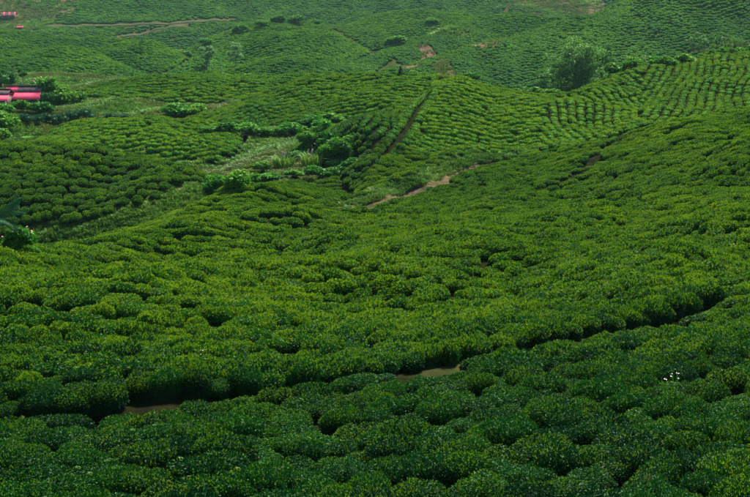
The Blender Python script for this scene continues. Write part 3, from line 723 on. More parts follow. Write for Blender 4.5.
# ------------------------------------------------------------------ grass of the valley floor, the banks and the open ground
GRASS = bpy.data.collections.new('grass_kinds')
def tuft(seed, n, h, spread, mats, droop=0.5, wide=0.018):
    r = np.random.default_rng(seed); S = Soup()
    for k in range(n):
        a = r.uniform(0, 6.28); q = spread * math.sqrt(r.uniform()); b = np.array([q * math.cos(a), q * math.sin(a), -0.03])
        l = h * r.uniform(0.55, 1.15); o = np.array([math.cos(a + r.normal(0, .8)), math.sin(a + r.normal(0, .8)), 0])
        d = droop * r.uniform(0.3, 1.2)
        m = b + o * l * 0.22 * d + np.array([0, 0, l * 0.62]); t = b + o * l * 0.75 * d + np.array([0, 0, l * (1.0 - 0.35 * d)])
        w = np.cross(o, [0, 0, 1]) * wide * r.uniform(.7, 1.3)
        S.add([b - w, b + w, m + w * .8, m - w * .8, t], [(0, 1, 2), (0, 2, 3), (3, 2, 4)], 0, r.uniform())
    return S.mesh('grass_tuft', mats)
for k in range(4):
    o = bpy.data.objects.new('tuft_%d' % k, tuft(k, 46, 0.42, 0.42, [M['grass']], 0.8, 0.03)); GRASS.objects.link(o)
for k in range(3):
    o = bpy.data.objects.new('tuft_%d' % (k + 4), tuft(k + 9, 46, 0.55, 0.40, [M['lawn']], 0.8, 0.034)); GRASS.objects.link(o)
for k in range(2):
    o = bpy.data.objects.new('tuft_%d' % (k + 7), tuft(k + 19, 34, 0.14, 0.22, [M['grass']], 1.0, 0.008)); GRASS.objects.link(o)
rg = np.random.default_rng(11)
n = 60000
gy_ = np.sqrt(rg.uniform(80 ** 2, 235 ** 2, n)); gx_ = gy_ * rg.uniform(-0.44, 0.06, n)
keep = (hill_of(gx_, gy_) == HNAMES.index('valley')) 
t_ = rg.uniform(0, len(TRACK) - 1, 2600); i_ = np.arange(len(TRACK))
bx_ = np.interp(t_, i_, TRACK[:, 0]) + rg.normal(0, 1.3, 2600); by_ = np.interp(t_, i_, TRACK[:, 1]) + rg.normal(0.6, 1.1, 2600)
d_, s_ = dist_to(TRACK, bx_, by_); kb = (d_ > 0.85) & (d_ < 2.4) & (s_ > 0)
fx_, fy_ = [], []
for bx, by, rx, ry, e in BARE:
    m_ = int(min(1500, rx * ry * 3 * (1 - 0.8 * e)))
    a_ = rg.uniform(0, 6.28, m_); q_ = np.sqrt(rg.uniform(0, 1, m_)); fx_.append(bx + rx * q_ * np.cos(a_)); fy_.append(by + ry * q_ * np.sin(a_))
t_ = rg.uniform(0, len(GULLY) - 1, 700); i_ = np.arange(len(GULLY))
fx_.append(np.interp(t_, i_, GULLY[:, 0]) + rg.normal(0, 0.7, 700)); fy_.append(np.interp(t_, i_, GULLY[:, 1]) + rg.normal(0, 0.7, 700))
GX = np.concatenate([gx_[keep], bx_[kb]] + fx_); GY = np.concatenate([gy_[keep], by_[kb]] + fy_)
GP = rg.integers(0, 4, len(GX)); lush = wave(GX, GY, 30, 8) > 0.35; GP = np.where(lush, 4 + rg.integers(0, 3, len(GX)), GP)
n0_ = int(keep.sum()); n1_ = n0_ + int(kb.sum()); GP[n0_:n1_] = np.where(rg.uniform(0, 1, n1_ - n0_) < 0.65, 4 + rg.integers(0, 3, n1_ - n0_), rg.integers(0, 4, n1_ - n0_))
GP[-700:] = 4 + rg.integers(0, 3, 700)
GS = np.stack([rg.uniform(0.8, 1.4, len(GX))] * 2 + [rg.uniform(0.6, 1.3, len(GX))], -1) * np.clip(GY / 150, 0.5, 2.2)[:, None]
# short dry grass on the worn spots of the near furrow
ex_, ey_ = [], []
for ex, ey, er in EARTH_SPOTS:
    ex_.append(ex + rg.normal(0, er * 0.75, 260)); ey_.append(ey - 0.3 + rg.normal(0, er * 0.6, 260))
ex_, ey_ = np.concatenate(ex_), np.concatenate(ey_)
GX = np.concatenate([GX, ex_]); GY = np.concatenate([GY, ey_]); GP = np.concatenate([GP, 7 + rg.integers(0, 2, len(ex_))])
GS = np.concatenate([GS, np.stack([rg.uniform(0.6, 1.3, len(ex_))] * 3, -1)])
gpx, gpy = project(GX, GY, height(GX, GY)); vis = (gpx > -120) & (gpx < 870) & ((gpy - lookup(TOPROW, GX, np.maximum(GY * 0.985 - 1, 4.1))) < 8)
GX, GY, GP, GS = GX[vis], GY[vis], GP[vis], GS[vis]
print('grass', len(GX))
GE = np.stack([GX * 0, GX * 0, rg.uniform(0, 6.28, len(GX))], -1)
scatter('grass', 'rough green and straw-coloured grass on open ground', np.stack([GX, GY, height(GX, GY)], -1), GE, GS, GP, GRASS)

# ------------------------------------------------------------------ shrubs and trees
def leafy_mesh(seed, lobes, n_leaf, leaf_len, ratio, mat, core=None, flat=1.0, gap=0.0, up=0.2):
    """foliage one unit across and one unit tall, standing on z = 0, made of leaf clumps"""
    r = np.random.default_rng(seed); S = Soup()
    C = []
    for k in range(lobes):
        d = dome_dir(r, 1, -0.3)[0]; q = r.uniform(0.25, 0.95) ** 0.6
        C.append((np.array([d[0] * 0.34 * q, d[1] * 0.34 * q, 0.46 + d[2] * 0.32 * q * flat]), r.uniform(0.13, 0.24)))
    for c, rad in C:
        m = max(6, int(n_leaf * rad / 0.18 / lobes))
        D = dome_dir(r, m, -0.7); P = c + D * rad * r.uniform(0.6, 1.08, (m, 1)) * np.array([1, 1, 0.9])
        base = r.uniform(-0.2, 0.2)
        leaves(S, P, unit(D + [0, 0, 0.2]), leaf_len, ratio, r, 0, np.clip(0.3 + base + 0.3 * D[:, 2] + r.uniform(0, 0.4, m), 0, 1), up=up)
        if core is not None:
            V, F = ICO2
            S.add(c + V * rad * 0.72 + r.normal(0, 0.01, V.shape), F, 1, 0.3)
    return S.mesh('leafy_crown', [mat, core or mat])
def stem_group(seed, n, mat, h=0.6, rad=0.02):
    r = np.random.default_rng(seed); S = Soup()
    for k in range(n):
        a = r.uniform(0, 6.28); q = r.uniform(0.05, 0.3)
        S.tube([(0.03 * math.cos(a), 0.03 * math.sin(a), -0.08), (q * .5 * math.cos(a), q * .5 * math.sin(a), h * .5), (q * math.cos(a), q * math.sin(a), h)], [rad, rad * .75, rad * .4], 5)
    return S.mesh('stems', [mat], True)
SHRUB = {}
for key, mt, ll, rt, nl in (('broad', 'broad', 0.15, 0.42, 1500), ('lush', 'lush', 0.13, 0.5, 1500), ('dark', 'darkbush', 0.09, 0.5, 1900), ('spiky', 'bluish', 0.22, 0.16, 1100), ('pale', 'paletree', 0.09, 0.5, 1500)):
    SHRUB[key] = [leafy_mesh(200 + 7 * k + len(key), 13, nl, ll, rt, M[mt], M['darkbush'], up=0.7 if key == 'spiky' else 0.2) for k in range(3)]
SHRUB_STEM = [stem_group(300 + k, 5, M['bark']) for k in range(2)]
def flower_mesh():
    r = np.random.default_rng(4); S = Soup()
    for k in range(5):
        a = k * 1.256
        c, s_ = math.cos(a), math.sin(a)
        S.add([(0, 0, 0), (c * .5 - s_ * .28, s_ * .5 + c * .28, .22), (c, s_, .1), (c * .5 + s_ * .28, s_ * .5 - c * .28, .22)], [(0, 1, 2), (0, 2, 3)], 0, 0.5)
    return S
PINK, WHITE = flower_mesh().mesh('petals', [M['pink']]), flower_mesh().mesh('petals', [M['white']])
count_s = 0
def shrub(label, px, py, w_px, h_px, kind='broad', ymin=60, ymax=1000, name='shrub', cat='shrub', flowers=0, group=None, at=None, fl=None, fsize=0.09):
    """a shrub whose foot stands on the land; size in pixels at its distance"""
    global count_s
    x, y, z = spot(px, py, ymin, ymax) if at is None else (at[0], at[1], float(height(at[0], at[1])))
    k = math.hypot(y, z) / FOC; w, h = w_px * k, h_px * k
    o = thing(name, label, cat, (x, y, z), random.uniform(0, 6.28), group)
    fo = tag(link('foliage', SHRUB[kind][count_s % 3], o, (0, 0, -0.08 * h), None, (w * 1.12, w * 1.12, h * 1.12)), kind='stuff')
    link('stem', SHRUB_STEM[count_s % 2], o, None, None, (w, w, h * 0.8))
    r = np.random.default_rng(count_s + 5)
    for q in range(flowers):
        d = dome_dir(r, 1, 0.1)[0]
        s = fsize * r.uniform(0.8, 1.4) * max(1.0, y / 90)
        link('flower', fl or PINK, o, (d[0] * w * .5, d[1] * w * .5, h * (0.5 + 0.52 * d[2])), (r.uniform(-.6, .6), r.uniform(-.6, .6), 0), (s, s, s))
    count_s += 1
    return o
G1 = 'broad-leaved shrubs in the grassy valley'
shrub('broad-leaved shrub at the upper end of the round ringed tea mound', 178, 118, 30, 17, 'broad', 120, group=G1)
shrub('rounded light-green shrub behind the round ringed tea mound', 194, 117, 24, 14, 'lush', 120, group=G1)
shrub('low broad-leaved shrub right of the ringed mound, left half of a pair', 227, 134, 24, 13, 'broad', 120, group=G1)
shrub('low broad-leaved shrub right of the ringed mound, right half of a pair', 246, 136, 24, 15, 'broad', 120, group=G1)
shrub('bushy green shrub at the lower left tip of the grassy valley', 216, 196, 26, 27, 'broad', 80, group=G1)
shrub('tall leafy shrub filling the lower mouth of the grassy valley', 238, 194, 32, 27, 'lush', 80, group=G1)
shrub('rounded leafy shrub standing alone at the top of the grassy valley', 287, 138, 25, 17, 'broad', 120, group=G1)
shrub('dark-shaded shrub under the curved rows at the valley top', 313, 128, 25, 16, 'broad', 120, group=G1)
shrub('spreading shrub at the upper right edge of the grassy valley', 332, 124, 26, 12, 'lush', 120, group=G1)
shrub('pale bushy shrub on the right slope of the grassy valley', 306, 146, 22, 18, 'lush', 110, group=G1)
shrub('yellowish tall shrub against the ridge at the valley side', 331, 162, 28, 26, 'lush', 105, group=G1)
shrub('low leafy shrub below the yellowish valley shrub', 338, 171, 24, 12, 'broad', 100, group=G1)
shrub('small leafy shrub at the lower right of the grassy valley', 316, 176, 22, 12, 'broad', 100, group=G1)
shrub('small green shrub at the foot of the valley beside the near crest', 270, 181, 22, 10, 'broad', 95, group=G1)
shrub('low leafy shrub at the middle of the near crest line', 294, 178, 20, 9, 'lush', 95, group=G1)
shrub('bushy green shrub between the two low shrubs and the lone valley shrub', 264, 137, 22, 13, 'lush', 120, group=G1)
shrub('tall bright shrub where the grassy valley narrows towards the track', 345, 160, 24, 22, 'lush', 105, group=G1)
shrub('leafy shrub at the upper right corner of the grassy valley', 322, 136, 28, 18, 'broad', 112, group=G1)
shrub('small leafy shrub right of the valley mouth shrubs', 256, 187, 22, 16, 'broad', 90, group=G1)
for px_, py_, w_, h_, kd, lab in ((297, 134, 20, 12, 'lush', 'small bright shrub just right of the lone shrub at the valley top'), (326, 148, 24, 18, 'broad', 'mid-green shrub above the yellowish valley shrub'),
    (352, 170, 20, 14, 'broad', 'low shrub at the right end of the valley under the ridge rows'), (300, 160, 22, 12, 'broad', 'dark leafy shrub between the plumed grass clumps'), (262, 172, 22, 12, 'lush', 'low shrub on the left side of the plumed grass'),
    (210, 134, 20, 10, 'lush', 'low shrub touching the upper right rim of the ringed mound'), (328, 178, 22, 11, 'lush', 'low bright shrub at the near end of the valley beside the crest'), (348, 148, 20, 14, 'lush', 'yellow-green shrub climbing into the dark ridge rows')):
    shrub(lab, px_, py_, w_, h_, kd, 95, 170, group=G1)
# tall grass with purple-grey plumes in the valley
def plume_grass(label, px, py, h_px, seed):
    x, y, z = spot(px, py, 95); h = h_px * y / FOC
    o = thing('tall_grass', label, 'tall grass', (x, y, z), 0, 'plumed grass clumps in the valley')
    tag(link('blades', tuft(seed, 190, h * 0.9, h * 0.55, [M['lawn']], 0.9, 0.05), o), kind='stuff')
    r = np.random.default_rng(seed)
    for k in range(7):
        a = r.uniform(0, 6.28); q = h * .4 * r.uniform(); S = Soup()
        b = np.array([q * math.cos(a), q * math.sin(a), 0]); S.tube([b, b + [0, 0, h * .7], b + [.05, 0, h * .82], b + [.1, .02, h * .95]], [.012, .012, .03, .01], 5)
        link('plume', S.mesh('plume', [M['purple']]), o)
plume_grass('clump of tall bluish grass with purple plumes, left of its pair', 284, 168, 17, 1)
plume_grass('clump of tall bluish grass with purple plumes, right of its pair', 312, 166, 18, 2)

# around the sheds
G2 = 'garden shrubs around the sheds'
shrub('dark bushy tree at the left edge behind the sheds', 7, 92, 24, 28, 'dark', 150, 230, group=G2)
shrub('dark low shrub behind the pink-roofed shed', 20, 92, 14, 10, 'dark', 150, 230, group=G2)
shrub('reddish-flowered shrub behind the pink-roofed shed', 34, 91, 18, 10, 'dark', 150, 230, group=G2, flowers=5, fsize=0.06)
shrub('tall shrub with pink blossoms right of the pink-roofed shed', 51, 101, 25, 27, 'broad', 140, 230, group=G2, flowers=9, fsize=0.085, name='flowering_shrub')
shrub('bright leafy shrub right of the blossoming shrub', 66, 106, 24, 22, 'lush', 140, 230, group=G2)
shrub('low bright shrub at the right end of the garden', 79, 104, 16, 14, 'lush', 140, 230, group=G2)
shrub('dark rounded shrub in front of the pink blossoms', 52, 108, 20, 20, 'dark', 140, 230, group=G2)
shrub('rounded green shrub below the shed at the left edge', 4, 116, 22, 16, 'broad', 140, 180, group=G2)
shrub('rounded green shrub below the middle of the shed', 22, 114, 24, 15, 'lush', 140, 180, group=G2)
shrub('rounded green shrub below the right end of the shed', 43, 115, 24, 15, 'broad', 140, 180, group=G2)
shrub('light green shrub beside the left edge above the left hill', 6, 130, 26, 20, 'lush', 120, 170, group=G2)
shrub('leafy shrub cut by the left edge behind the left hill crest', 2, 143, 22, 16, 'lush', 112, 160, group=G2)
G3 = 'bluish spiky shrubs in a line below the sheds'
for px_, lab in ((27, 'spiky bluish shrub, leftmost in the line below the shed'), (38, 'spiky bluish shrub, second from left in the line below the shed'), (49, 'spiky bluish shrub, third from left in the line below the shed'),
                 (60, 'spiky bluish shrub at the right end of the line below the shed'), (74, 'spiky bluish shrub alone left of the ringed mound top'), (87, 'spiky bluish shrub nearest the top of the ringed mound')):
    shrub(lab, px_, 125 if px_ < 65 else 121, 15, 13, 'spiky', 120, 180, group=G3)
for px_, w_, lab in ((112, 13, 'low spiky plant on the left behind the ringed mound'), (125, 12, 'low spiky plant behind the middle of the ringed mound')):
    shrub(lab, px_, 120, w_, 8, 'spiky', 141, 190, group='low spiky plants behind the ringed mound')

def tree(label, px, py, h_px, w_px, kind='tree', ymin=190, ymax=400, seed=0, lobes=26, trunks=1, low=0.35, sparse=1.0, name='tree', y_at=None, group=None, leaf=0.075):
    if y_at is None: x, y, z = spot(px, py, ymin, ymax)
    else:
        y = y_at; k = (CY - py) / FOC; zz = y * (k * CP - SP) / (CP + k * SP); x = y * (px - CX) / FOC * (CP - zz / y * SP); z = float(height(x, y))
        h_px = h_px + (project(x, y, z)[1] - py)          # the foot is out of sight behind the crest
    s = y / FOC; h, w = h_px * s, w_px * s
    r = np.random.default_rng(seed + 60)
    o = thing(name, label, 'tree', (x, y, z), 0, group)
    S = Soup(); tops = []
    for k in range(trunks):
        a = r.uniform(0, 6.28); q = w * 0.06 * k; b = np.array([q * math.cos(a), q * math.sin(a), -0.2])
        lean = np.array([r.normal(0, .05) * h, r.normal(0, .03) * h, 0])
        t = b + lean + [0, 0, h * 0.78]; rad = h * 0.014 + 0.02
        S.tube([b, b + lean * .3 + [0, 0, h * .3], b + lean * .7 + [0, 0, h * .55], t], [rad, rad * .8, rad * .6, rad * .2], 7)
        for j in range(7):
            f = r.uniform(low, 0.75); p = b + lean * f + np.array([0, 0, h * f]); a2 = r.uniform(0, 6.28); e = w * r.uniform(.2, .42)
            q2 = p + np.array([e * math.cos(a2), e * math.sin(a2), h * r.uniform(.06, .18)])
            S.tube([p, (p + q2) / 2 + [0, 0, -.02 * h], q2], [rad * .45, rad * .3, rad * .12], 5); tops.append(q2)
        tops.append(t)
    link('trunk', S.mesh('trunk', [M['bark']], True), o)
    C = Soup()
    for k in range(lobes):
        if k < len(tops): c = tops[k]
        else:
            d = dome_dir(r, 1, -0.9)[0]; q = r.uniform(0.2, 1) ** 0.5
            c = np.array([d[0] * w * .42 * q, d[1] * w * .42 * q, h * (low + (1 - low) * .5) + d[2] * h * (1 - low) * .44 * q])
        rad = w * r.uniform(.09, .17); m = int(130 * sparse)
        D = dome_dir(r, m, -1); P = c + D * rad * r.uniform(.3, 1.1, (m, 1)) * np.array([1.2, 1.2, .7])
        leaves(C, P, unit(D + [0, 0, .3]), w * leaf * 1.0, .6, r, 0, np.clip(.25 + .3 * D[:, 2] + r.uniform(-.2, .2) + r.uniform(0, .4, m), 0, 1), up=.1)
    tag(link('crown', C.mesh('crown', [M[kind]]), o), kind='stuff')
    return o
tree('large feathery tree with several bare trunks rising behind the ridge dip', 573, 93, 57, 58, 'tree', y_at=196, seed=1, lobes=90, trunks=4, low=0.12, sparse=0.9, leaf=0.042)
tree('narrow hazy tree at the right shoulder of the large feathery tree', 603, 92, 54, 30, 'tree', y_at=206, seed=2, lobes=44, trunks=2, low=0.15, leaf=0.06)
tree('low bushy tree at the left foot of the large feathery tree', 546, 93, 28, 24, 'tree', y_at=192, seed=3, lobes=22, low=0.2)
tree('grey-green rounded tree at the foot of the far lobes, left of its pair', 207, 70, 26, 18, 'paletree', 255, 330, seed=5, lobes=22, low=0.12)
tree('pale drooping tree at the foot of the far lobes, right of its pair', 236, 66, 28, 16, 'paletree', 255, 330, seed=6, lobes=20, low=0.15)
tree('small lollipop tree with a bare trunk behind the sheds', 23, 88, 20, 9, 'lush' if False else 'broad', 170, 240, seed=8, lobes=12, trunks=1, low=0.55, leaf=0.16, name='small_tree')
tree('thin hazy tree on the right hillside above the ridge', 698, 58, 26, 18, 'tree', 225, 330, seed=9, lobes=18, low=0.25, sparse=.7)
# small dark conifer on the crest
x, y = crest_spot(400, 140, 210, 0.6); z = float(height(x, y)); s = y / FOC
o = thing('conifer', 'small dark pointed conifer on the centre crest', 'tree', (x, y, z))
S = Soup(); S.tube([(0, 0, -.3), (0, 0, 10 * s)], [.09, .03], 6); link('trunk', S.mesh('trunk', [M['bark']]), o)
S = Soup(); r = np.random.default_rng(3); t = r.uniform(0, 1, 420) ** .7; a = r.uniform(0, 6.28, 420); q = (1 - t) * 3.6 * s * r.uniform(.6, 1, 420)
P = np.stack([q * np.cos(a), q * np.sin(a), (.8 + 11 * t) * s], -1); leaves(S, P, unit(P * [1, 1, 0] + [0, 0, .2]), .34, .35, r, 0, r.uniform(0, .6, 420), up=-.1)
tag(link('crown', S.mesh('crown', [M['darkbush']]), o), kind='stuff')

G4 = 'shrubs along the back of the ridge'
for px_, py_, w_, h_, kd, lab in (
    (414, 78, 14, 8, 'lush', 'round green shrub right of the dark conifer'), (470, 84, 16, 9, 'broad', 'round green shrub just past the ridge top furrow'),
    (523, 95, 14, 7, 'lush', 'pale green shrub at the left end of the low hedge in the ridge dip'), (535, 97, 16, 9, 'lush', 'pale green shrub in the middle of the low hedge in the ridge dip'), (550, 97, 16, 9, 'lush', 'pale green shrub at the right end of the low hedge in the ridge dip'),
    (612, 82, 20, 12, 'lush', 'bright shrub on the rising ridge right of the feathery tree'), (628, 77, 20, 12, 'lush', 'second bright shrub up the rising ridge from the feathery tree'),
    (648, 72, 18, 11, 'broad', 'green shrub beside the thin stake on the ridge'), (664, 70, 18, 12, 'lush', 'yellow-green shrub on the flat of the right ridge'), (680, 69, 20, 12, 'lush', 'yellow-green shrub left of the bright bank of tall leaves')):
    shrub(lab, px_, py_, w_ * 1.1, h_ * 1.25, kd, group=G4, at=crest_spot(px_, beyond=1.2))
G5 = 'bank of tall bright-leaved plants on the right ridge'
words = ['lowest', 'second', 'third', 'fourth', 'fifth', 'sixth', 'seventh']
for k in range(7):
    px_ = 696 + k * 9.5; py_ = 66 - k * 3.0
    shrub('bright leafy plant on the right ridge bank, ' + ('lowest and leftmost of the line' if k == 0 else words[k] + ' up from the lower left end'), px_, py_ + 2, 15, 13, 'lush', group=G5, at=crest_spot(px_, beyond=1.6 + 0.25 * k))
G6 = 'far shrubs between the tea slopes'
for px_, py_, w_, h_, kd, lab in (
    (228, 82, 18, 10, 'lush', 'yellow-green shrub behind the back mound, left of its pair'), (247, 82, 20, 9, 'lush', 'yellow-green shrub behind the back mound, right of its pair'),
    (262, 27, 14, 9, 'lush', 'pale shrub high on the far slope, leftmost of the light cluster'), (278, 24, 16, 10, 'lush', 'pale shrub high on the far slope, second in the light cluster'), (296, 24, 18, 10, 'lush', 'pale shrub high on the far slope, third in the light cluster'), (316, 26, 14, 8, 'lush', 'pale shrub high on the far slope, right end of the light cluster'),
    (206, 46, 14, 10, 'broad', 'far green shrub, lower left of the pair below the road'), (240, 34, 16, 10, 'broad', 'far green shrub, upper right of the pair below the road'), (187, 58, 12, 8, 'broad', 'far green shrub at the right foot of the left lobe'),
    (395, 44, 20, 9, 'lush', 'pale rounded shrub left of the far open ground'), (432, 24, 16, 7, 'lush', 'pale low shrub above the far open ground'),
    (600, 3, 16, 9, 'broad', 'green shrub at the top edge above the reddish slope'), (556, 17, 10, 7, 'dark', 'dark round shrub left of the reddish slope')):
    shrub(lab, px_, py_, w_, h_, kd, 205, 560, group=G6)

# ------------------------------------------------------------------ sheds with rusty and pink sheet roofs
M['rust'] = plain_mat('rusty_sheet', [(0.25, (0.06, 0.04, 0.035)), (0.5, (0.12, 0.09, 0.085)), (0.75, (0.20, 0.18, 0.18))], 1.3, 0.85, 0.1, spec=0.03)
M['pinksheet'] = plain_mat('pink_sheet', [(0.2, (0.58, 0.055, 0.115)), (0.55, (0.72, 0.095, 0.17)), (0.85, (0.45, 0.075, 0.11))], 0.9, 0.8, 0.05, spec=0.04)
M['plank'] = plain_mat('weathered_plank', [(0.3, (0.07, 0.05, 0.04)), (0.7, (0.18, 0.13, 0.10))], 4, 0.9, 0.3)
M['whitewash'] = plain_mat('whitewash', [(0.3, (0.42, 0.40, 0.38)), (0.7, (0.62, 0.60, 0.58))], 3, 0.9, 0.1)
def sheet(w, l, mat, name, waves=12):
    """a corrugated roofing sheet, w wide (x) and l long (y), centred, with thickness"""
    nx = waves * 6 + 1; X = np.linspace(-w / 2, w / 2, nx); Z = 0.018 * np.cos(np.linspace(0, waves * 2 * math.pi, nx)); V = []
    for zz in (0.0, -0.012):
        for yy in (-l / 2, l / 2):
            for xx_, z_ in zip(X, Z): V.append((xx_, yy, z_ + zz))
    F = []
    for i in range(nx - 1):
        F += [(i, i + 1, nx + i + 1, nx + i), (2 * nx + i, 3 * nx + i, 3 * nx + i + 1, 2 * nx + i + 1), (i, 2 * nx + i, 2 * nx + i + 1, i + 1), (nx + i, nx + i + 1, 3 * nx + i + 1, 3 * nx + i)]
    F += [(0, nx, 3 * nx, 2 * nx), (nx - 1, 3 * nx - 1, 4 * nx - 1, 2 * nx - 1)]
    return mesh_from(name, V, np.array(F), [mat])
SHEETM = {k: sheet(0.82, 1.0, M[k], 'roof_sheet', 9) for k in ('rust', 'pinksheet')}
def shed(label, px, py, y_at, wide, deep, wall_h, rows, rz=0.0, posts=4, name='shed', upper=None):
    """walls of planks, posts, and a roof of two pitches towards the viewer made of single sheets; rows: list of (rise, run, pattern of sheets)"""
    x, y_at, z = spot(px, py, *y_at)
    o = thing(name, label, 'shed', (x, y_at, z), rz)
    n = max(4, int(wide / 0.28))
    wall = link('wall', None, o)
    pm = Soup().box((0, 0, wall_h / 2 - .1), (wide / n - .012, .04, wall_h + .2)).mesh('plank', [M['plank']])
    for q in range(n):
        for yy in (-deep * .36, deep / 2): link('plank', pm, wall, (-wide / 2 + (q + .5) * wide / n, yy, 0))
    nd = max(3, int(deep * .86 / 0.28)); pm2 = Soup().box((0, 0, wall_h / 2 + .15), (.04, deep * .86 / nd - .012, wall_h + .7)).mesh('plank', [M['plank']])
    for q in range(nd):
        for xx_ in (-wide / 2, wide / 2): link('plank', pm2, wall, (xx_, -deep * .36 + (q + .5) * deep * .86 / nd, 0))
    post = Soup().box((0, 0, wall_h / 2 - .1), (.12, .12, wall_h + .15)).mesh('post', [M['whitewash']])
    for q in range(posts): link('post', post, o, (-wide / 2 + .1 + q * (wide - .2) / (posts - 1), -deep / 2 + .1, 0))
    roof = link('roof', None, o)
    yy, zz = -deep / 2 - .35, wall_h
    for rise, run, pat in rows:
        L = math.hypot(rise, run) + .12; an = math.atan2(rise, run); ns = len(pat); ww = (wide + .5) / ns
        for q, ch in enumerate(pat):
            sh = link('roof_sheet', SHEETM['pinksheet' if ch == 'p' else 'rust'], roof, (-(wide + .5) / 2 + (q + .5) * ww, yy + run / 2, zz + rise / 2 + (0.015 if q % 2 else 0)), (an, 0, 0), (ww / .80, L, 1))
        yy += run - .05; zz += rise + .05
    ridge = Soup().box((0, yy + .05, zz + .05), (wide + .6, .22, .05)).mesh('ridge_cap', [M['rust']]); link('ridge_cap', ridge, roof)
    # the far pitch falls away behind the ridge
    run = deep / 2 + .35 - yy
    if run > .5:
        L = math.hypot(run, run * .4); ns = max(3, int((wide + .5) / .8)); ww = (wide + .5) / ns
        for q in range(ns): link('roof_sheet', SHEETM['rust'], roof, (-(wide + .5) / 2 + (q + .5) * ww, yy + run / 2 + .05, zz - run * .2), (-math.atan(.4), 0, 0), (ww / .8, L, 1))
    return o
shed('shed with a bright pink lower roof and rusty upper sheets', 26, 104, (150, 190), 4.4, 3.6, 0.85, [(0.95, 1.2, 'pppppp'), (0.70, 0.9, 'pprrrr')], 0.03)
shed('low shed with pink roof sheets cut by the left edge', 0, 104, (150, 190), 2.6, 3.4, 0.62, [(0.74, 1.2, 'ppp'), (0.62, 1.0, 'rrr')], 0.03)
shed('small pink-roofed hut beside the left edge behind the dark tree', -2, 86, (180, 240), 2.0, 2.0, 0.7, [(0.55, 0.9, 'ppp')], 0.1, 2)
shed('far pink-roofed house on the bare slope at upper left', 9, 18, (400, 640), 6.2, 4.5, 1.3, [(1.9, 2.2, 'rprrprrp')], 0.25, 3, 'far_house')
shed('tiny far pink-roofed hut beside the hillside road', 20, 29, (390, 600), 2.6, 2.2, .8, [(0.8, 1.1, 'pppp')], 0.4, 2, 'far_hut')

# ------------------------------------------------------------------ palm and pink-flowered shrub at the left edge
def frond(label_parent, base, az, length, rise, seed):
    r = np.random.default_rng(seed); S = Soup()
    d = np.array([math.cos(az), math.sin(az), 0]); pts = []
    for k in range(9):
        t = k / 8; pts.append(np.array(base) + d * length * t + np.array([0, 0, rise * t - 0.9 * length * t * t * .55]))
    S.tube(pts, [.03 * (1 - .8 * k / 8) for k in range(9)], 5, 0)
    sd = np.cross(d, [0, 0, 1])
    for k in range(34):
        t = .14 + .86 * k / 34; i = min(7, int(t * 8)); p = pts[i] + (pts[i + 1] - pts[i]) * (t * 8 - i)
        for sg in (-1, 1):
            L = .48 * math.sin(math.pi * (.12 + .83 * t)) + .08; tip = p + (sd * sg * .62 + d * .7) * L + [0, 0, -.22 * L + r.normal(0, .02)]
            m = (p + tip) / 2 + [0, 0, .03]; w = d * .014
            S.add([p, m - w, tip, m + w], [(0, 1, 2), (0, 2, 3)], 1, r.uniform(.1, .9))
    return link('frond', S.mesh('frond', [M['darkbush'], M['bluish']]), label_parent)
x, y, z = spot(-12, 256, 40, 60); y += 0.8; z = float(height(x, y))
palm = thing('palm', 'palm with drooping blue-green fronds reaching in at the left edge', 'palm', (x, y, z))
S = Soup(); S.tube([(0, 0, -.3), (.0, 0, .7), (.02, 0, 1.45)], [.10, .08, .06], 8); link('trunk', S.mesh('trunk', [M['bark']], True), palm)
for k, (a, L, ri) in enumerate(((-.15, 1.45, 1.05), (.25, 1.2, 1.5), (-.6, 1.35, .55), (.9, 1.2, 1.2), (2.2, 1.4, 1.0), (3.1, 1.4, .9), (4.2, 1.4, .8), (5.1, 1.3, .5), (-.3, 1.1, .1))):
    frond(palm, (.02, 0, 1.42), a, L, ri, k)
shrub('pink-flowered leafy shrub beside the palm at the left edge', 16, 243, 34, 34, 'broad', at=(x + 1.0, y + .1), flowers=7, name='flowering_shrub', fsize=.06)
shrub('low green shrub under the pink-flowered shrub by the left hill', 27, 242, 16, 17, 'lush', at=(x + 1.5, y + .3))

# banana plant and a fallen pale pipe behind the left hill, thin stakes on the ridge
x, y, z = spot(27, 146, 104, 140)
ban = thing('banana_plant', 'small yellowish banana plant behind the left hill crest', 'plant', (x, y, z))
S = Soup(); S.tube([(0, 0, -.1), (0, 0, .8)], [.1, .07], 7); link('stem', S.mesh('stem', [M['lush']]), ban)
for k in range(7):
    a = k * .9; S = Soup(); d = np.array([math.cos(a), math.sin(a), 0]); sd = np.cross(d, [0, 0, 1]); P = []
    for j in range(7):
        t = j / 6; c = np.array([0, 0, .7]) + d * .75 * t + np.array([0, 0, 1.1 * t - .75 * t * t]); w = .17 * math.sin(math.pi * (.06 + .9 * t)); P += [c - sd * w, c + [0, 0, -.03], c + sd * w]
    S.add(P, [f for j in range(6) for q in (0, 1) for f in ((3 * j + q, 3 * j + q + 1, 3 * j + q + 4), (3 * j + q, 3 * j + q + 4, 3 * j + q + 3))], 0, .85)
    link('leaf', S.mesh('banana_leaf', [M['lush']]), ban)
x, y, z = spot(33, 145, 104, 140)
S = Soup(); S.tube([(0, 0, .05), (.5, .1, .45), (1.15, .2, .72)], [.06, .06, .06], 8)
tag(link('pipe', S.mesh('pipe', [M['whitewash']], True), None, (x, y, z)), 'pale pipe leaning beside the banana plant', 'pipe')
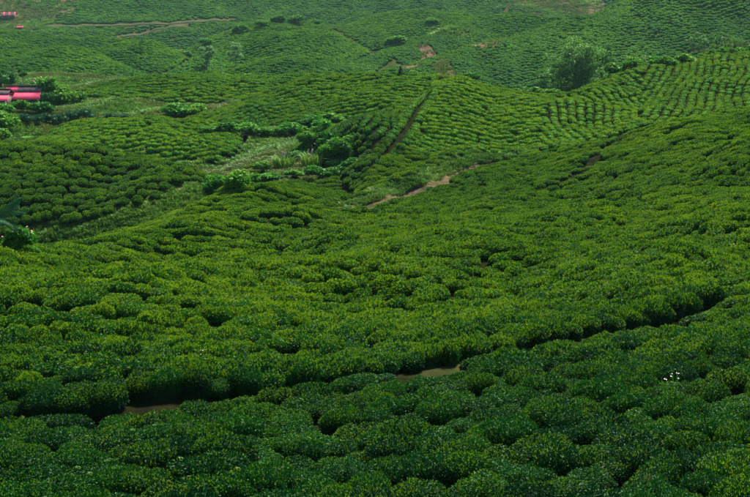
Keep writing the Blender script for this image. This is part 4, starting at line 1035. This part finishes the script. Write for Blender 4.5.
def stake(label, px, py, h, ymin, ymax):
    x, y, z = spot(px, py, ymin, ymax) if ymin else (*crest_spot(px, beyond=0.3), 0.0); z = float(height(x, y)); S = Soup()
    S.tube([(0, 0, -.2), (.01, 0, h * .6), (.02, .01, h)], [.045, .04, .035], 6)
    tag(link('wooden_stake', S.mesh('wooden_stake', [M['pale_bark']]), None, (x, y, z)), label, 'stake', 'thin stakes')
stake('thin grey stake on the right ridge beside a green shrub', 640, 71, 1.7, 0, 0)
stake('thin stake at the foot of the ringed mound', 145, 163, 1.6, 110, 135)
stake('thin stake behind the garden shrubs left of the back mound', 96, 108, 1.4, 150, 200)

# ------------------------------------------------------------------ white-flowered weeds among the near tea
def weed(label, px, py, n_fl, h, seed, ymin=8):
    x, y, z = spot(px, py, ymin); o = thing('weed', label, 'weed', (x, y, z), 0, 'white-flowered weeds in the tea'); r = np.random.default_rng(seed)
    for k in range(n_fl):
        a = r.uniform(0, 6.28); q = r.uniform(.03, .16); top = np.array([q * math.cos(a), q * math.sin(a), h * r.uniform(.9, 1.1)])
        S = Soup(); S.tube([(0, 0, 0), top * [.5, .5, .6], top], [.006, .005, .004], 4)
        D = unit(r.normal(0, 1, (10, 3))); leaves(S, top * r.uniform(.6, .95, (10, 1)), D, .07, .4, r, 0, r.uniform(0, 1, 10)); st = link('stalk', S.mesh('stalk', [M['lush']]), o)
        for j in range(3): link('flower', WHITE, st, tuple(top + r.normal(0, .025, 3)), (r.uniform(-.9, .4), r.uniform(-.5, .5), 0), (.018,) * 3)
weed('white-flowered weed standing out of the tea at lower right', 672, 432, 4, 1.0, 1)
weed('white-flowered weed at the right end of the bare earth patch', 203, 392, 4, .9, 2)
weed('white-flowered weed on the mid slope left of the right furrow', 570, 218, 5, 1.15, 3, 40)
weed('white-flowered weed near the right edge of the mid slope', 704, 292, 4, 1.0, 4, 30)

# ------------------------------------------------------------------ the air between the hills
zmin, zmax = float(HZ.min()) - 1.5, float(HZ.max()) + 14
S = Soup().box((0, 560, (zmin + zmax) / 2), (1400, 1180, zmax - zmin))
mv = bpy.data.materials.new('haze'); mv.use_nodes = True; nt = mv.node_tree
nt.nodes.remove(nt.nodes['Principled BSDF'])
pv = nt.nodes.new('ShaderNodeVolumePrincipled'); pv.inputs['Color'].default_value = (0.45, 0.86, 0.86, 1); pv.inputs['Density'].default_value = HAZE
pv.inputs['Anisotropy'].default_value = 0.0
nt.links.new(pv.outputs[0], nt.nodes['Material Output'].inputs['Volume'])
tag(link('haze', S.mesh('haze', [mv])), 'thin bluish air over the far hills', None, None, 'stuff')
